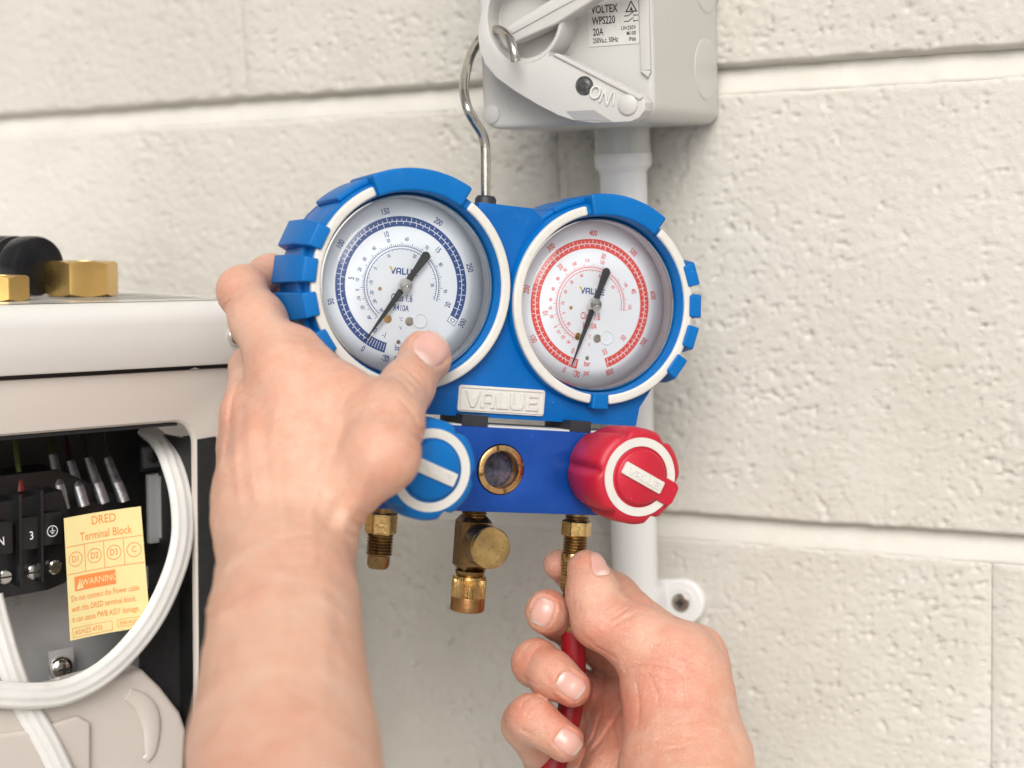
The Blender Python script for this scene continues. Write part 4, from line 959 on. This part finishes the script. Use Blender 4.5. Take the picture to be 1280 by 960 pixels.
# flare nuts and rubber cap standing on the lid
ztop_l = zt0 + 2.3
def nut(u, v, yloc, r, h, name, label, rot, group):
    x, _ = ACF.px(u, v, yloc)
    t = root(name, ACF, label, 'brass nut', group, at=(x, yloc, ztop_l))
    hx_ = lambda th, i: 1 / max(math.cos(((th + rot) % (math.pi / 3)) - math.pi / 6), .8) if 1 <= i <= 4 else 1
    mb = MB(); n = 96; vs = []; fs = []
    cham = 1.6
    prof = [(r * .55, .4), (r * .93, 0), (r, cham), (r, h - cham), (r * .93, h), (r * .55, h), (r * .5, h - 1)]
    for j in range(n):
        th = 2 * math.pi * j / n; hxr = r / math.cos(((th + rot) % (math.pi / 3)) - math.pi / 6)
        over = hxr - r
        # hex flanks, corners cut back by a cone so each flat shows the curved chamfer line
        for (rr_, z) in ((r * .55, 0), (r * .96, 0), (hxr, over * .62), (hxr, h - over * .62), (r * .96, h), (r * .56, h), (r * .52, h - 2.5)):
            vs.append((rr_ * math.cos(th), rr_ * math.sin(th), z))
    for j in range(n):
        for i in range(6): fs.append((j * 7 + i, ((j + 1) % n) * 7 + i, ((j + 1) % n) * 7 + i + 1, j * 7 + i + 1))
    mb.add(vs, fs).build('nut_body', M_brassn, t, ang=25)
    MB().lathe([(r * .53, 1), (r * .53, h - 1.5)] , 48, 'z', cap=False).build('threaded_bore', M_brassd, t)
    return t
nut(102, 345, 60, 13.4, 14.8, 'flare_nut', 'larger hexagonal brass nut standing on the lid, right of the black cap', .25, 'brass flare nuts on the lid')
nut(0, 358, 34, 9.8, 9.8, 'flare_nut', 'smaller brass nut cut off by the left edge, in front of the black cap', .62, 'brass flare nuts on the lid')
x, _ = ACF.px(38, 330, 70)
cap = root('valve_cap', ACF, 'round ribbed black rubber cap lying on its side behind the brass nuts', 'cap', at=(x, 70, ztop_l + 12.6))
RB = rot3(math.radians(8), 0, 0)
prof = [(.01, -7), (10.6, -7), (11.9, -6.4), (12.5, -4.6), (12.5, 3), (12.1, 5), (10.4, 7), (10.0, 9)]
for k in range(5): prof += [(12.4, 10 + k * 4), (12.4, 12.4 + k * 4), (10.6, 12.8 + k * 4), (10.6, 13.6 + k * 4)]
prof += [(.01, 31)]
mb = MB().lathe(prof, 64, 'y'); mb.v = [tuple(RB @ np.array(v)) for v in mb.v]
mb.build('cap_body', mat('black rubber cap', (.006, .006, .007), .30, var=.3, scale=90, bump=.08, bscale=900, spec=.4), cap, ang=40)
# ================================================================== hose and person's two hands
hose = root('refrigerant_hose', Frame((0, 0, 0), np.eye(3)), 'red rubber hose with a brass coupling, held by the right hand below the gauges', 'hose')
M_hose = mat('red hose rubber', (.28, .003, .010), .42, var=.06, scale=60, bump=.15, bscale=900)
CAMF = Frame(CAM, np.stack([CR, -fwd * -1, CU], 1))      # camera-aligned axes: x right, y away, z up (mm)
def cl_(u, v, z): return ((u - 640) * z / FPX, z, -(v - 480) * z / FPX)
def frame_tube(mb, P, r, seg=20): 
    mb.tube(P, r, seg); return mb
hose.matrix_world = CAMF.mat()
hp = smooth_path([cl_(717, 786, 603), cl_(717, 810, 603), cl_(716, 850, 603), cl_(711, 895, 602), cl_(696, 945, 600), cl_(680, 990, 598), cl_(660, 1050, 590)], 8)
MB().tube(hp, 5.0, 28).build('hose_tube', M_hose, hose, ang=180)
fit_top = MAN.mat() @ Vector((.0392, -.005, -.0985)); fit_dn = MAN.mat() @ Vector((.0392, -.005, -.12))
ci = CAMF.mat().inverted(); a_ = np.array(ci @ fit_top) * 1000; b_ = np.array(ci @ fit_dn) * 1000
ax = (b_ - a_) / np.linalg.norm(b_ - a_); ax = ax * .9 + np.array([.04, 0, 0]); ax /= np.linalg.norm(ax)
def along(prof, name, m_, par, rad=None, seg=64):
    u_ = np.cross(ax, [0, 1, 0]); u_ /= np.linalg.norm(u_); v_ = np.cross(ax, u_)
    mb = MB().lathe([(r, h) for r, h in prof], seg, 'z', rad=rad)
    mb.v = [tuple(a_ + u_ * x + v_ * y + ax * z) for x, y, z in mb.v]
    return mb.build(name, m_, par, ang=28)
cpl = along([(4.2, 0), (5.2, .2), (5.4, .7), (5.4, 3.2), (5.2, 3.6)], 'coupling', M_brass, hose)
along([(5.0, 3.4)] + [q for k in range(9) for q in ((5.0, 3.6 + k * 1.25), (5.35, 3.9 + k * 1.25), (5.35, 4.5 + k * 1.25), (4.95, 4.8 + k * 1.25))] + [(4.9, 15), (4.6, 15.6)], 'coupling_sleeve', M_brass, cpl)
along([(4.1, 15.4), (4.1, 19.5), (4.6, 20), (4.6, 23), (3.6, 24), (3.6, 27.5), (5.2, 28), (5.2, 31)], 'hose_ferrule', M_brassd, cpl)

# ---- smooth bodies grown from a distance field: camera-aligned millimetres
def seg_d(P, a, b, ra, rb, fz=1.0):
    q = P - a; q = q * np.array([1, 1 / fz, 1]); ab = (b - a) * np.array([1, 1 / fz, 1])
    t = np.clip((q @ ab) / (ab @ ab + 1e-9), 0, 1)
    return (np.linalg.norm(q - t[:, None] * ab, axis=1) - (ra + (rb - ra) * t)) * (fz if fz < 1 else 1) ** .5
def smin(a, b, k):
    h = np.clip(.5 + .5 * (b - a) / k, 0, 1); return b * (1 - h) + a * h - k * h * (1 - h)
def node(u, v, z, r): return np.array(cl_(u, v, z)), r * z / FPX
class Body:
    def __init__(s): s.base = []; s.fing = []; s.marks = []; s.nails = []; s.tints = []
    def add_base(s, n0, n1, fz=1.0, k=9.0): s.base.append((*node(*n0), *node(*n1), fz, k))
    def chain(s, nodes, k=4.0, kp=5.0, fz=1.0): s.fing.append(([node(*n) for n in nodes], k, kp, fz))
    def crease(s, pts, w, d, z=None, zr=30.0): s.marks.append((np.array(pts, float), w, d, z, zr))
    def coarse(s, P):
        D = None
        for a, ra, b, rb, fz, k in s.base:
            d = seg_d(P, a, b, ra, rb, fz); D = d if D is None else smin(D, d, k)
        out = D
        for nodes_, k, kp, fz in s.fing:
            F = None
            for (a, ra), (b, rb) in zip(nodes_[:-1], nodes_[1:]):
                d = seg_d(P, a, b, ra, rb, fz); F = d if F is None else smin(F, d, k)
            F = smin(D, F, kp); out = smin(out, F, .7)
        return out
    def uv(s, P): return 640 + FPX * P[:, 0] / P[:, 1], 480 - FPX * P[:, 2] / P[:, 1]
    def relief(s, P):
        U, V = s.uv(P); H = np.zeros(len(P))
        for pts, w, d, z, zr in s.marks:
            best = np.full(len(P), 1e9); L_ = np.linalg.norm(np.diff(pts, axis=0), axis=1); tot = L_.sum(); acc = 0; tt = np.zeros(len(P))
            for i in range(len(pts) - 1):
                a, b = pts[i], pts[i + 1]; ab = b - a; t = np.clip(((U - a[0]) * ab[0] + (V - a[1]) * ab[1]) / (ab @ ab + 1e-9), 0, 1)
                dd = np.hypot(U - a[0] - t * ab[0], V - a[1] - t * ab[1]); m_ = dd < best; best = np.where(m_, dd, best); tt = np.where(m_, (acc + t * L_[i]) / tot, tt); acc += L_[i]
            f = np.exp(-(best / w) ** 2) * (.25 + .75 * np.sin(np.pi * np.clip(tt, .04, .96)) ** .5)
            if z is not None: f = f * np.clip(1.5 - np.abs(P[:, 1] - z) / zr, 0, 1)
            H += (d * 1.3 if w < 3.5 else d) * f
        H += .42 * (fbm(P[:, 0] / 5.5, P[:, 2] / 5.5, P[:, 1] / 5.5, 2) - .5) + .16 * (fbm(P[:, 0] / 1.9, P[:, 2] / 2.3, P[:, 1] / 1.9, 2) - .5)
        for (cu, cv, dx, dy, L_, W_, z, zr) in s.nails:
            e = s.nail_e(U, V, cu, cv, dx, dy, L_, W_); f = np.clip(1.5 - np.abs(P[:, 1] - z) / zr, 0, 1)
            tcoord = ((U - cu) * dx + (V - cv) * dy) / L_
            wt = np.clip(.75 - tcoord, 0, 1)
            H += f * (-.30 * np.exp(-((e - 1.03) / .09) ** 2) + .32 * wt * np.exp(-((e - 1.24) / .15) ** 2) - .25 * (e < .97))
        return H
    def nail_e(s, U, V, cu, cv, dx, dy, L_, W_):
        a = ((U - cu) * dx + (V - cv) * dy) / L_; b = (-(U - cu) * dy + (V - cv) * dx) / W_
        return (np.abs(a) ** 3 + np.abs(b) ** 3) ** (1 / 3)
    def d(s, P): return s.coarse(P) - s.relief(P)
    def grow(s, name, m_, parent, step, lo, hi):
        lo = np.array(lo, float); hi = np.array(hi, float); B = 6
        n = (np.ceil((hi - lo) / (step * B)).astype(int)) * B; nb = n // B
        cc = lo + (np.stack(np.meshgrid(*[np.arange(k) for k in nb], indexing='ij'), -1).reshape(-1, 3) + .5) * step * B
        dc = s.coarse(cc); rad = step * B * .87 * 1.5 + 3.0
        G = np.repeat(np.repeat(np.repeat(np.where(dc > 0, 9., -9.).reshape(nb), B, 0), B, 1), B, 2)
        hot = np.argwhere((np.abs(dc) < rad).reshape(nb))
        o3 = np.stack(np.meshgrid(*[np.arange(B)] * 3, indexing='ij'), -1).reshape(-1, 3)
        ids = (hot[:, None, :] * B + o3[None]).reshape(-1, 3); P = lo + ids * step
        vals = np.empty(len(P))
        for i in range(0, len(P), 300000): vals[i:i + 300000] = s.d(P[i:i + 300000])
        G[ids[:, 0], ids[:, 1], ids[:, 2]] = vals
        # surface nets
        S = G < 0; c8 = [(i, j, k) for i in (0, 1) for j in (0, 1) for k in (0, 1)]
        def sh(A, o): return A[o[0]:A.shape[0] - 1 + o[0], o[1]:A.shape[1] - 1 + o[1], o[2]:A.shape[2] - 1 + o[2]]
        cnt = sum(sh(S, o).astype(np.int8) for o in c8); act = (cnt > 0) & (cnt < 8); cells = np.argwhere(act); vid = -np.ones(act.shape, np.int64); vid[tuple(cells.T)] = np.arange(len(cells))
        acc = np.zeros((len(cells), 3)); num = np.zeros(len(cells))
        for i, a in enumerate(c8):
            for b in c8[i + 1:]:
                if sum(abs(a[q] - b[q]) for q in range(3)) != 1: continue
                ga = G[tuple((cells + a).T)]; gb = G[tuple((cells + b).T)]; x = (ga < 0) != (gb < 0)
                t = np.where(x, ga / np.where(x, ga - gb, 1), 0); p = np.array(a) + t[:, None] * (np.array(b) - np.array(a)); acc += np.where(x[:, None], p, 0); num += x
        V = lo + (cells + acc / num[:, None]) * step
        quads = []
        for ax_ in range(3):
            e = [0, 0, 0]; e[ax_] = 1; u1 = [0, 0, 0]; u1[(ax_ + 1) % 3] = 1; u2 = [0, 0, 0]; u2[(ax_ + 2) % 3] = 1
            Sl = S[tuple(slice(0, S.shape[q] - e[q]) for q in range(3))]; Sh = S[tuple(slice(e[q], S.shape[q]) for q in range(3))]
            E = np.argwhere(Sl != Sh); ok = (E > 0).all(1) & (E < np.array(act.shape)).all(1); E = E[ok]
            q = np.stack([vid[tuple((E - np.array(o)).T)] for o in ([0, 0, 0], u1, [u1[i] + u2[i] for i in range(3)], u2)], 1)
            inside = S[tuple(E.T)]; q[~inside] = q[~inside][:, ::-1]; quads.append(q)
        Q = np.concatenate(quads); Q = Q[(Q >= 0).all(1)]
        Q = Q[:, ::-1]
        # project the vertices onto the true surface and even them out a little
        for it in range(2):
            e = .35; g = np.stack([s.d(V + np.eye(3)[i] * e) - s.d(V - np.eye(3)[i] * e) for i in range(3)], 1) / (2 * e)
            dd = s.d(V); V = V - np.clip(dd / np.maximum((g ** 2).sum(1), .2), -.5, .5)[:, None] * g
        me = bpy.data.meshes.new('m'); me.vertices.add(len(V)); me.vertices.foreach_set('co', (V * .001).ravel())
        me.loops.add(len(Q) * 4); me.loops.foreach_set('vertex_index', Q.ravel().astype(np.int32))
        me.polygons.add(len(Q)); me.polygons.foreach_set('loop_start', np.arange(0, len(Q) * 4, 4, dtype=np.int32)); me.update(calc_edges=True)
        U_, V_ = s.uv(V); T = np.zeros((len(V), 4)); T[:, 3] = 1
        for ch, cu, cv, r, a in s.tints: T[:, ch] += a * np.exp(-((U_ - cu) ** 2 + (V_ - cv) ** 2) / r ** 2)
        at = me.color_attributes.new('tint', 'FLOAT_COLOR', 'POINT'); at.data.foreach_set('color', np.clip(T, 0, 1).ravel())
        o = link(name, me, m_, parent, ang=180, unit=1)
        for nl in s.nails: s.nail(nl, o)
        return o
    def nail(s, nl, parent):
        cu, cv, dx, dy, L_, W_, z, zr = nl; n = 22
        aa = np.linspace(-1, 1, n); A, Bq = np.meshgrid(aa, aa, indexing='ij')
        # square grid bent to a rounded nail outline
        f = np.maximum(np.abs(A), np.abs(Bq)); e = (np.abs(A) ** 3.2 + np.abs(Bq) ** 3.2) ** (1 / 3.2); k = np.where(e > 0, f / np.maximum(e, 1e-6), 1)
        A2, B2 = (A * k).ravel(), (Bq * k).ravel()
        U = cu + A2 * L_ * dx - B2 * W_ * dy; V = cv + A2 * L_ * dy + B2 * W_ * dx
        t = np.full(len(U), z - 30.0); D = np.stack([(U - 640) / FPX, np.ones(len(U)), -(V - 480) / FPX], 1)
        for it in range(60): t = t + .6 * np.minimum(s.coarse(D * t[:, None]) , 4)
        P = D * t[:, None]; hit = np.abs(s.coarse(P)) < .3
        e_ = .3; g = np.stack([s.coarse(P + np.eye(3)[i] * e_) - s.coarse(P - np.eye(3)[i] * e_) for i in range(3)], 1); g /= np.linalg.norm(g, axis=1)[:, None] + 1e-9
        ed = f.ravel(); off = .22 * (1 - ed ** 8) - .28 * ed ** 8 + .10 * np.clip(A2 - .5, 0, 1)
        P = P + g * off[:, None]
        idx = np.arange(n * n).reshape(n, n); fs = np.stack([idx[:-1, :-1], idx[1:, :-1], idx[1:, 1:], idx[:-1, 1:]], -1).reshape(-1, 4)
        zz = P[:, 1]; fs = [tuple(q) for q in fs if hit[q].all() and zz[q].max() - zz[q].min() < 5]
        me = mesh(P * .001, fs); T = np.zeros((len(P), 4)); T[:, 0] = np.clip((A2 - .72) / .12, 0, 1); T[:, 1] = np.clip(1 - ((A2 + 1.02) / .42) ** 2 - (B2 / .8) ** 2, 0, 1); T[:, 3] = 1
        at = me.color_attributes.new('tint', 'FLOAT_COLOR', 'POINT'); at.data.foreach_set('color', T.ravel())
        me.transform(Matrix.Identity(4)); link('fingernail', me, M_nail, parent, ang=180, unit=1)

def skin_mat(name, base, deep, pale):
    mt, n, b = nodes(name)
    tc = N(n, 'ShaderNodeTexCoord'); at = N(n, 'ShaderNodeVertexColor', layer_name='tint'); sp = N(n, 'ShaderNodeSeparateColor'); n.links.new(at.outputs[0], sp.inputs[0])
    a = N(n, 'ShaderNodeTexNoise', Scale=55.0, Detail=6.0, Roughness=.62); n.links.new(tc.outputs['Object'], a.inputs['Vector'])
    c = ramp(n, a.outputs['Fac'], [(.3, deep), (.5, base), (.72, pale)])
    def mixin(c, f, col):
        mx = N(n, 'ShaderNodeMix', data_type='RGBA'); n.links.new(f, mx.inputs[0]); n.links.new(c, mx.inputs[6]); mx.inputs[7].default_value = (*col, 1); return mx.outputs[2]
    c = mixin(c, sp.outputs[0], (.58, .17, .11)); c = mixin(c, sp.outputs[1], (.76, .57, .43)); c = mixin(c, sp.outputs[2], (.40, .30, .30))
    b2 = N(n, 'ShaderNodeTexNoise', Scale=19.0, Detail=4.0, Roughness=.55); n.links.new(tc.outputs['Object'], b2.inputs['Vector'])
    c = mixin(c, ramp(n, b2.outputs['Fac'], [(.44, (0, 0, 0)), (.68, (.42, .42, .42))]), (.60, .25, .16))
    b3 = N(n, 'ShaderNodeTexNoise', Scale=150.0, Detail=6.0, Roughness=.7); n.links.new(tc.outputs['Object'], b3.inputs['Vector'])
    c = mixin(c, ramp(n, b3.outputs['Fac'], [(.42, (0, 0, 0)), (.66, (.30, .30, .30))]), (.66, .47, .37))
    # small freckles and pores
    v = N(n, 'ShaderNodeTexVoronoi', Scale=330.0); n.links.new(tc.outputs['Object'], v.inputs['Vector'])
    f = ramp(n, v.outputs['Distance'], [(0.0, (.5, .5, .5)), (.22, (0, 0, 0))]); n3 = N(n, 'ShaderNodeTexNoise', Scale=90.0); n.links.new(tc.outputs['Object'], n3.inputs['Vector'])
    g = ramp(n, n3.outputs['Fac'], [(.52, (0, 0, 0)), (.66, (.55, .55, .55))]); mu = N(n, 'ShaderNodeMath', operation='MULTIPLY'); n.links.new(f, mu.inputs[0]); n.links.new(g, mu.inputs[1])
    c = mixin(c, mu.outputs[0], (.52, .24, .15))
    n.links.new(c, b.inputs['Base Color'])
    b.inputs['Subsurface Weight'].default_value = .30; b.inputs['Subsurface Radius'].default_value = (1.0, .36, .2); b.inputs['Subsurface Scale'].default_value = .0035
    b.inputs['Roughness'].default_value = .40; b.inputs['Specular IOR Level'].default_value = .5
    v1 = N(n, 'ShaderNodeTexVoronoi', Scale=750.0, feature='DISTANCE_TO_EDGE'); n.links.new(tc.outputs['Object'], v1.inputs['Vector'])
    e1 = ramp(n, v1.outputs['Distance'], [(0, (0, 0, 0)), (.14, (1, 1, 1))])
    v2 = N(n, 'ShaderNodeTexNoise', Scale=240.0, Detail=5.0, Distortion=.5); mp = N(n, 'ShaderNodeMapping'); mp.inputs['Scale'].default_value = (1, 1, 2.2); n.links.new(tc.outputs['Object'], mp.inputs[0]); n.links.new(mp.outputs[0], v2.inputs['Vector'])
    ad = N(n, 'ShaderNodeMath', operation='MULTIPLY_ADD'); n.links.new(e1, ad.inputs[0]); ad.inputs[1].default_value = .35; n.links.new(v2.outputs['Fac'], ad.inputs[2])
    bp = N(n, 'ShaderNodeBump', Strength=.60, Distance=.0006); n.links.new(ad.outputs[0], bp.inputs['Height']); n.links.new(bp.outputs[0], b.inputs['Normal'])
    return mt
M_skin = skin_mat('fair skin', (.60, .35, .245), (.555, .30, .205), (.63, .40, .295))
def nail_mat():
    mt, n, b = nodes('fingernail'); at = N(n, 'ShaderNodeVertexColor', layer_name='tint'); sp = N(n, 'ShaderNodeSeparateColor'); n.links.new(at.outputs[0], sp.inputs[0])
    c = None
    mx = N(n, 'ShaderNodeMix', data_type='RGBA'); n.links.new(sp.outputs[0], mx.inputs[0]); mx.inputs[6].default_value = (.62, .36, .30, 1); mx.inputs[7].default_value = (.70, .62, .54, 1)
    m2 = N(n, 'ShaderNodeMix', data_type='RGBA'); n.links.new(sp.outputs[1], m2.inputs[0]); n.links.new(mx.outputs[2], m2.inputs[6]); m2.inputs[7].default_value = (.72, .56, .50, 1)
    n.links.new(m2.outputs[2], b.inputs['Base Color']); b.inputs['Roughness'].default_value = .26; b.inputs['Subsurface Weight'].default_value = .2; b.inputs['Subsurface Scale'].default_value = .001
    return mt
M_nail = nail_mat()

person = bpy.data.objects.new('person', None); COL.objects.link(person); person.matrix_world = CAMF.mat(); person.empty_display_size = .02
tag(person, 'person reaching in with two bare hands, holding the left gauge and the red hose coupling', 'person')

# ---- left hand: back of the hand to the camera, thumb over the blue gauge, fingers behind it
LH = Body()
LH.chain([(364, 1140, 372, 141), (354, 937, 428, 121), (355, 830, 458, 102), (357, 760, 480, 93), (357, 690, 503, 84), (357, 660, 508, 80)], 1.0, 7, .76)
LH.add_base((356, 670, 507, 70), (350, 610, 515, 70), .68)
LH.add_base((372, 640, 508, 60), (370, 480, 528, 44), .75)
LH.add_base((345, 640, 512, 62), (330, 512, 540, 44), .75)
LH.add_base((335, 650, 515, 60), (313, 560, 545, 40), .80)
LH.add_base((415, 640, 505, 31), (476, 572, 500, 43), .95)
LH.add_base((418, 592, 512, 46), (425, 508, 524, 32), .85)
LH.add_base((374, 436, 541, 26), (424, 494, 530, 28), .95)
LH.add_base((430, 500, 527, 30), (470, 520, 518, 44), .9)
LH.chain([(478, 566, 502, 44), (486, 530, 512, 41), (508, 484, 538, 32), (531, 447, 559, 29), (533, 443, 560, 28)], 5, 7)
LH.chain([(352, 462, 536, 40), (322, 400, 556, 33), (303, 364, 572, 29), (338, 346, 593, 25), (390, 352, 600, 22)], 5, 8)
LH.chain([(318, 515, 545, 40), (318, 462, 585, 30), (350, 440, 604, 26), (400, 440, 606, 22)], 4, 6)
LH.chain([(315, 560, 548, 38), (325, 540, 590, 28), (380, 520, 602, 25), (420, 520, 600, 22)], 4, 5)
LH.chain([(320, 610, 545, 36), (335, 600, 580, 27), (370, 590, 592, 24), (400, 585, 590, 20)], 4, 5)
# tendons, veins and knuckles
LH.crease([(352, 470), (345, 540), (350, 620), (356, 680)], 9, .75)
LH.crease([(312, 490), (312, 560), (325, 640)], 8, .8)
LH.crease([(296, 520), (294, 580), (303, 650)], 5, .5)
LH.crease([(330, 505), (330, 570), (338, 640)], 7, -.6)
LH.crease([(290, 500), (286, 540), (288, 590)], 5, -.5)
LH.crease([(400, 470), (395, 540), (385, 600)], 8, .55)
LH.crease([(420, 530), (400, 590), (390, 640), (392, 700)], 6, .5)
LH.crease([(440, 560), (432, 610), (410, 660)], 9, -.9)
LH.crease([(470, 560), (455, 610), (430, 655)], 8, .7)
LH.crease([(330, 440), (352, 428), (372, 432)], 18, .6)
for p in (((276, 376), (290, 364), (300, 358)), ((279, 384), (292, 372), (303, 366)), ((276, 368), (286, 358), (294, 352))): LH.crease(p, 2.0, -.45)
for p in (((519, 528), (526, 538), (530, 544)), ((516, 540), (524, 550), (527, 556)), ((512, 552), (521, 562)), ((500, 500), (512, 512), (520, 524))): LH.crease(p, 2.2, -.4)
for p in (((496, 462), (506, 470), (522, 484)), ((492, 470), (503, 478), (516, 490)), ((502, 458), (514, 466), (527, 478)), ((506, 484), (515, 492), (521, 500))): LH.crease(p, 1.8, -.3)
for p in (((440, 650), (452, 660)), ((432, 664), (446, 672)), ((452, 640), (466, 650))): LH.crease(p, 2.2, -.5)
for p in (((300, 470), (290, 500), (286, 528)), ((283, 555), (281, 580))): LH.crease(p, 3, -.5)
LH.crease([(262, 757), (262, 770)], 16, 1.0)
LH.crease([(340, 700), (350, 780), (330, 860)], 14, .5); LH.crease([(400, 690), (410, 780), (400, 880)], 12, .45)
for k in range(5): LH.crease([(300 + k * 4, 668 + k * 9), (350, 674 + k * 8), (400, 668 + k * 9)], 3, -.22)
LH.nails.append((540.5, 434, .66, -.75, 20, 23, 555, 16))
LH.tints += [(0, 480, 560, 60, .14), (0, 310, 560, 60, .12), (0, 548, 432, 30, .40), (0, 283, 372, 22, .38), (0, 280, 520, 30, .35), (0, 335, 335, 26, .35), (0, 470, 640, 26, .30), (0, 525, 545, 22, .22), (0, 440, 700, 40, .12), (1, 350, 415, 20, .45), (1, 395, 560, 60, .22), (1, 350, 820, 90, .18), (2, 300, 640, 18, .12), (0, 500, 600, 40, .10)]
la = LH.grow('arm', M_skin, person, .9, (-130, 350, -165), (-18, 626, 56))

# ---- right hand: palm side, thumb and fingers closed on the hose coupling
RH = Body()
RH.add_base((872, 1150, 520, 118), (860, 975, 556, 82), .80, 8)
RH.add_base((860, 965, 562, 80), (846, 856, 574, 66), .85, 8)
RH.add_base((846, 850, 576, 60), (858, 815, 585, 36), .9, 8)
RH.add_base((800, 1000, 600, 80), (790, 905, 630, 52), .55, 8)
RH.add_base((880, 900, 610, 50), (868, 822, 612, 40), .8, 8)
RH.add_base((778, 868, 648, 44), (752, 985, 640, 52), .5, 8)
RH.add_base((800, 880, 634, 46), (866, 838, 622, 40), .7, 8)
RH.chain([(846, 826, 577, 47), (800, 800, 579, 42), (752, 774, 585, 37), (741, 742, 588, 32), (734, 713, 592, 25.5)], 3.5, 6)
RH.chain([(866, 824, 612, 40), (812, 785, 619, 28), (768, 744, 621, 27), (735, 722, 625, 24), (714, 715, 622, 21), (698, 706, 614, 19)], 3, 4)
RH.chain([(835, 855, 632, 36), (760, 815, 640, 27), (722, 790, 630, 27), (700, 774, 612, 27), (684, 765, 598, 28)], 3, 3)
RH.chain([(820, 890, 634, 38), (740, 868, 640, 27), (688, 846, 622, 27), (670, 829, 597, 29), (690, 842, 588, 28), (715, 860, 586, 24)], 3.0, 3)
RH.chain([(810, 950, 620, 40), (745, 968, 624, 28), (684, 948, 610, 28), (657, 905, 592, 29), (664, 898, 586, 29), (706, 928, 581, 24.5)], 3.0, 3)
RH.crease([(783, 838), (800, 832), (830, 836), (860, 848)], 2.2, -.5)
RH.crease([(785, 846), (815, 846), (850, 860)], 1.8, -.3)
RH.crease([(770, 858), (778, 880), (768, 900), (748, 930), (725, 952)], 2.6, -.5, 625, 40)
RH.crease([(764, 905), (772, 930), (782, 955)], 2.2, -.6, 610, 40)
for p in (((757, 770), (770, 763), (784, 752)), ((760, 776), (774, 768), (788, 757)), ((764, 783), (780, 774), (797, 766)), ((752, 764), (764, 758), (776, 748))): RH.crease(p, 1.9, -.42, 570, 22)
for p in (((800, 806), (812, 790), (822, 782)), ((812, 812), (828, 800), (842, 796)), ((790, 826), (815, 824), (845, 830), (870, 845)), ((795, 870), (830, 862), (870, 868)), ((800, 900), (840, 905), (880, 900)), ((806, 925), (850, 930))): RH.crease(p, 1.8, -.22)
for p in (((776, 738), (783, 730), (787, 725)), ((800, 770), (815, 756))): RH.crease(p, 2.2, -.6, 600, 22)
for p in (((655, 822), (659, 808), (668, 800)), ((650, 826), (655, 812)), ((660, 832), (666, 816), (676, 806)), ((648, 890), (656, 876), (668, 870)), ((655, 902), (662, 886), (674, 876)), ((661, 746), (668, 738), (680, 735))): RH.crease(p, 1.8, -.28)
for p in (((722, 740), (724, 768)), ((716, 735), (717, 762))): RH.crease(p, 1.6, -.15)
RH.nails += [(678, 765, -.42, .9, 18, 14.5, 588, 12), (714, 857, .80, .60, 18, 15, 578, 12), (711, 928, .80, .60, 17.5, 14.5, 573, 12), (752, 702, -.10, -1.0, 17, 13, 588, 14)]
RH.tints += [(0, 735, 700, 28, .45), (0, 690, 712, 26, .38), (0, 683, 752, 30, .40), (0, 668, 815, 30, .40), (0, 722, 866, 22, .35), (0, 650, 880, 30, .45), (0, 720, 938, 20, .3), (0, 750, 880, 50, .42), (0, 775, 770, 22, .25), (0, 740, 800, 26, .35), (0, 830, 810, 50, .22), (0, 870, 860, 60, .20), (1, 800, 800, 24, .20), (0, 800, 745, 22, .35), (1, 850, 800, 20, .25), (0, 700, 895, 25, .35), (0, 760, 940, 30, .25)]
for p in (((742, 742), (748, 760), (756, 772)), ((795, 850), (800, 880), (796, 910)), ((810, 842), (820, 860), (824, 885)), ((850, 870), (866, 890), (870, 915)), ((800, 935), (830, 938), (870, 930)), ((840, 815), (862, 828), (880, 850)), ((730, 795), (745, 808), (770, 822))): RH.crease(p, 2.0, -.30)
for p in (((648, 842), (660, 850), (672, 856)), ((676, 838), (684, 846), (690, 856)), ((644, 905), (656, 914), (668, 920)), ((670, 900), (680, 910), (684, 920)), ((690, 746), (700, 754), (705, 764))): RH.crease(p, 1.7, -.26)
for p in (((742, 850), (738, 880), (728, 905)), ((752, 890), (742, 920), (728, 945))): RH.crease(p, 2.2, -.45, 625, 40)
RH.tints += [(0, 700, 745, 16, .3), (0, 735, 855, 18, .35), (0, 730, 925, 18, .35), (0, 640, 835, 16, .35), (0, 850, 790, 22, .25), (0, 760, 800, 30, .25), (0, 800, 880, 26, .2), (0, 760, 900, 26, .35), (2, 745, 840, 22, .25), (1, 760, 735, 10, .25)]  # the dark tint puts shade into the palm hollow's skin colour
RH.tints += [(0, 830, 880, 110, .22), (0, 670, 860, 90, .18)]
ra = RH.grow('arm', M_skin, person, .75, (-10, 495, -180), (88, 664, -62))

# fine fair hairs on the left wrist and forearm
M_hair = mat('fair brown hair', (.22, .13, .07), .5)
rng = np.random.default_rng(3); mb = MB()
me_ = la.data; nv = len(me_.vertices); co = np.empty(nv * 3); me_.vertices.foreach_get('co', co); co = co.reshape(-1, 3) * 1000
no = np.empty(nv * 3); me_.vertices.foreach_get('normal', no); no = no.reshape(-1, 3)
Uh, Vh = LH.uv(co); ok = np.where((Vh > 560) & (no[:, 1] < .35) & (Vh < 1000) & (rng.random(nv) < np.clip((Vh - 540) / 260, .1, 1)))[0]
for i in rng.choice(ok, 520, replace=False):
    p = co[i]; nn_ = no[i]; side = np.array([rng.normal(.3, .5), rng.normal(0, .25), rng.normal(.6, .4)]); side -= nn_ * (side @ nn_); side /= np.linalg.norm(side) + 1e-6
    L_ = rng.uniform(3.0, 7.5); pts = [p - nn_ * .1 + side * L_ * t + nn_ * (.9 * t - .75 * t * t) * L_ * .35 for t in (0, .35, .7, 1)]
    mb.tube(pts, [.055, .05, .035, .012], 3, cap=False)
h_ = mb.build('arm_hair', M_hair, la, ang=180); h_['kind'] = 'stuff'
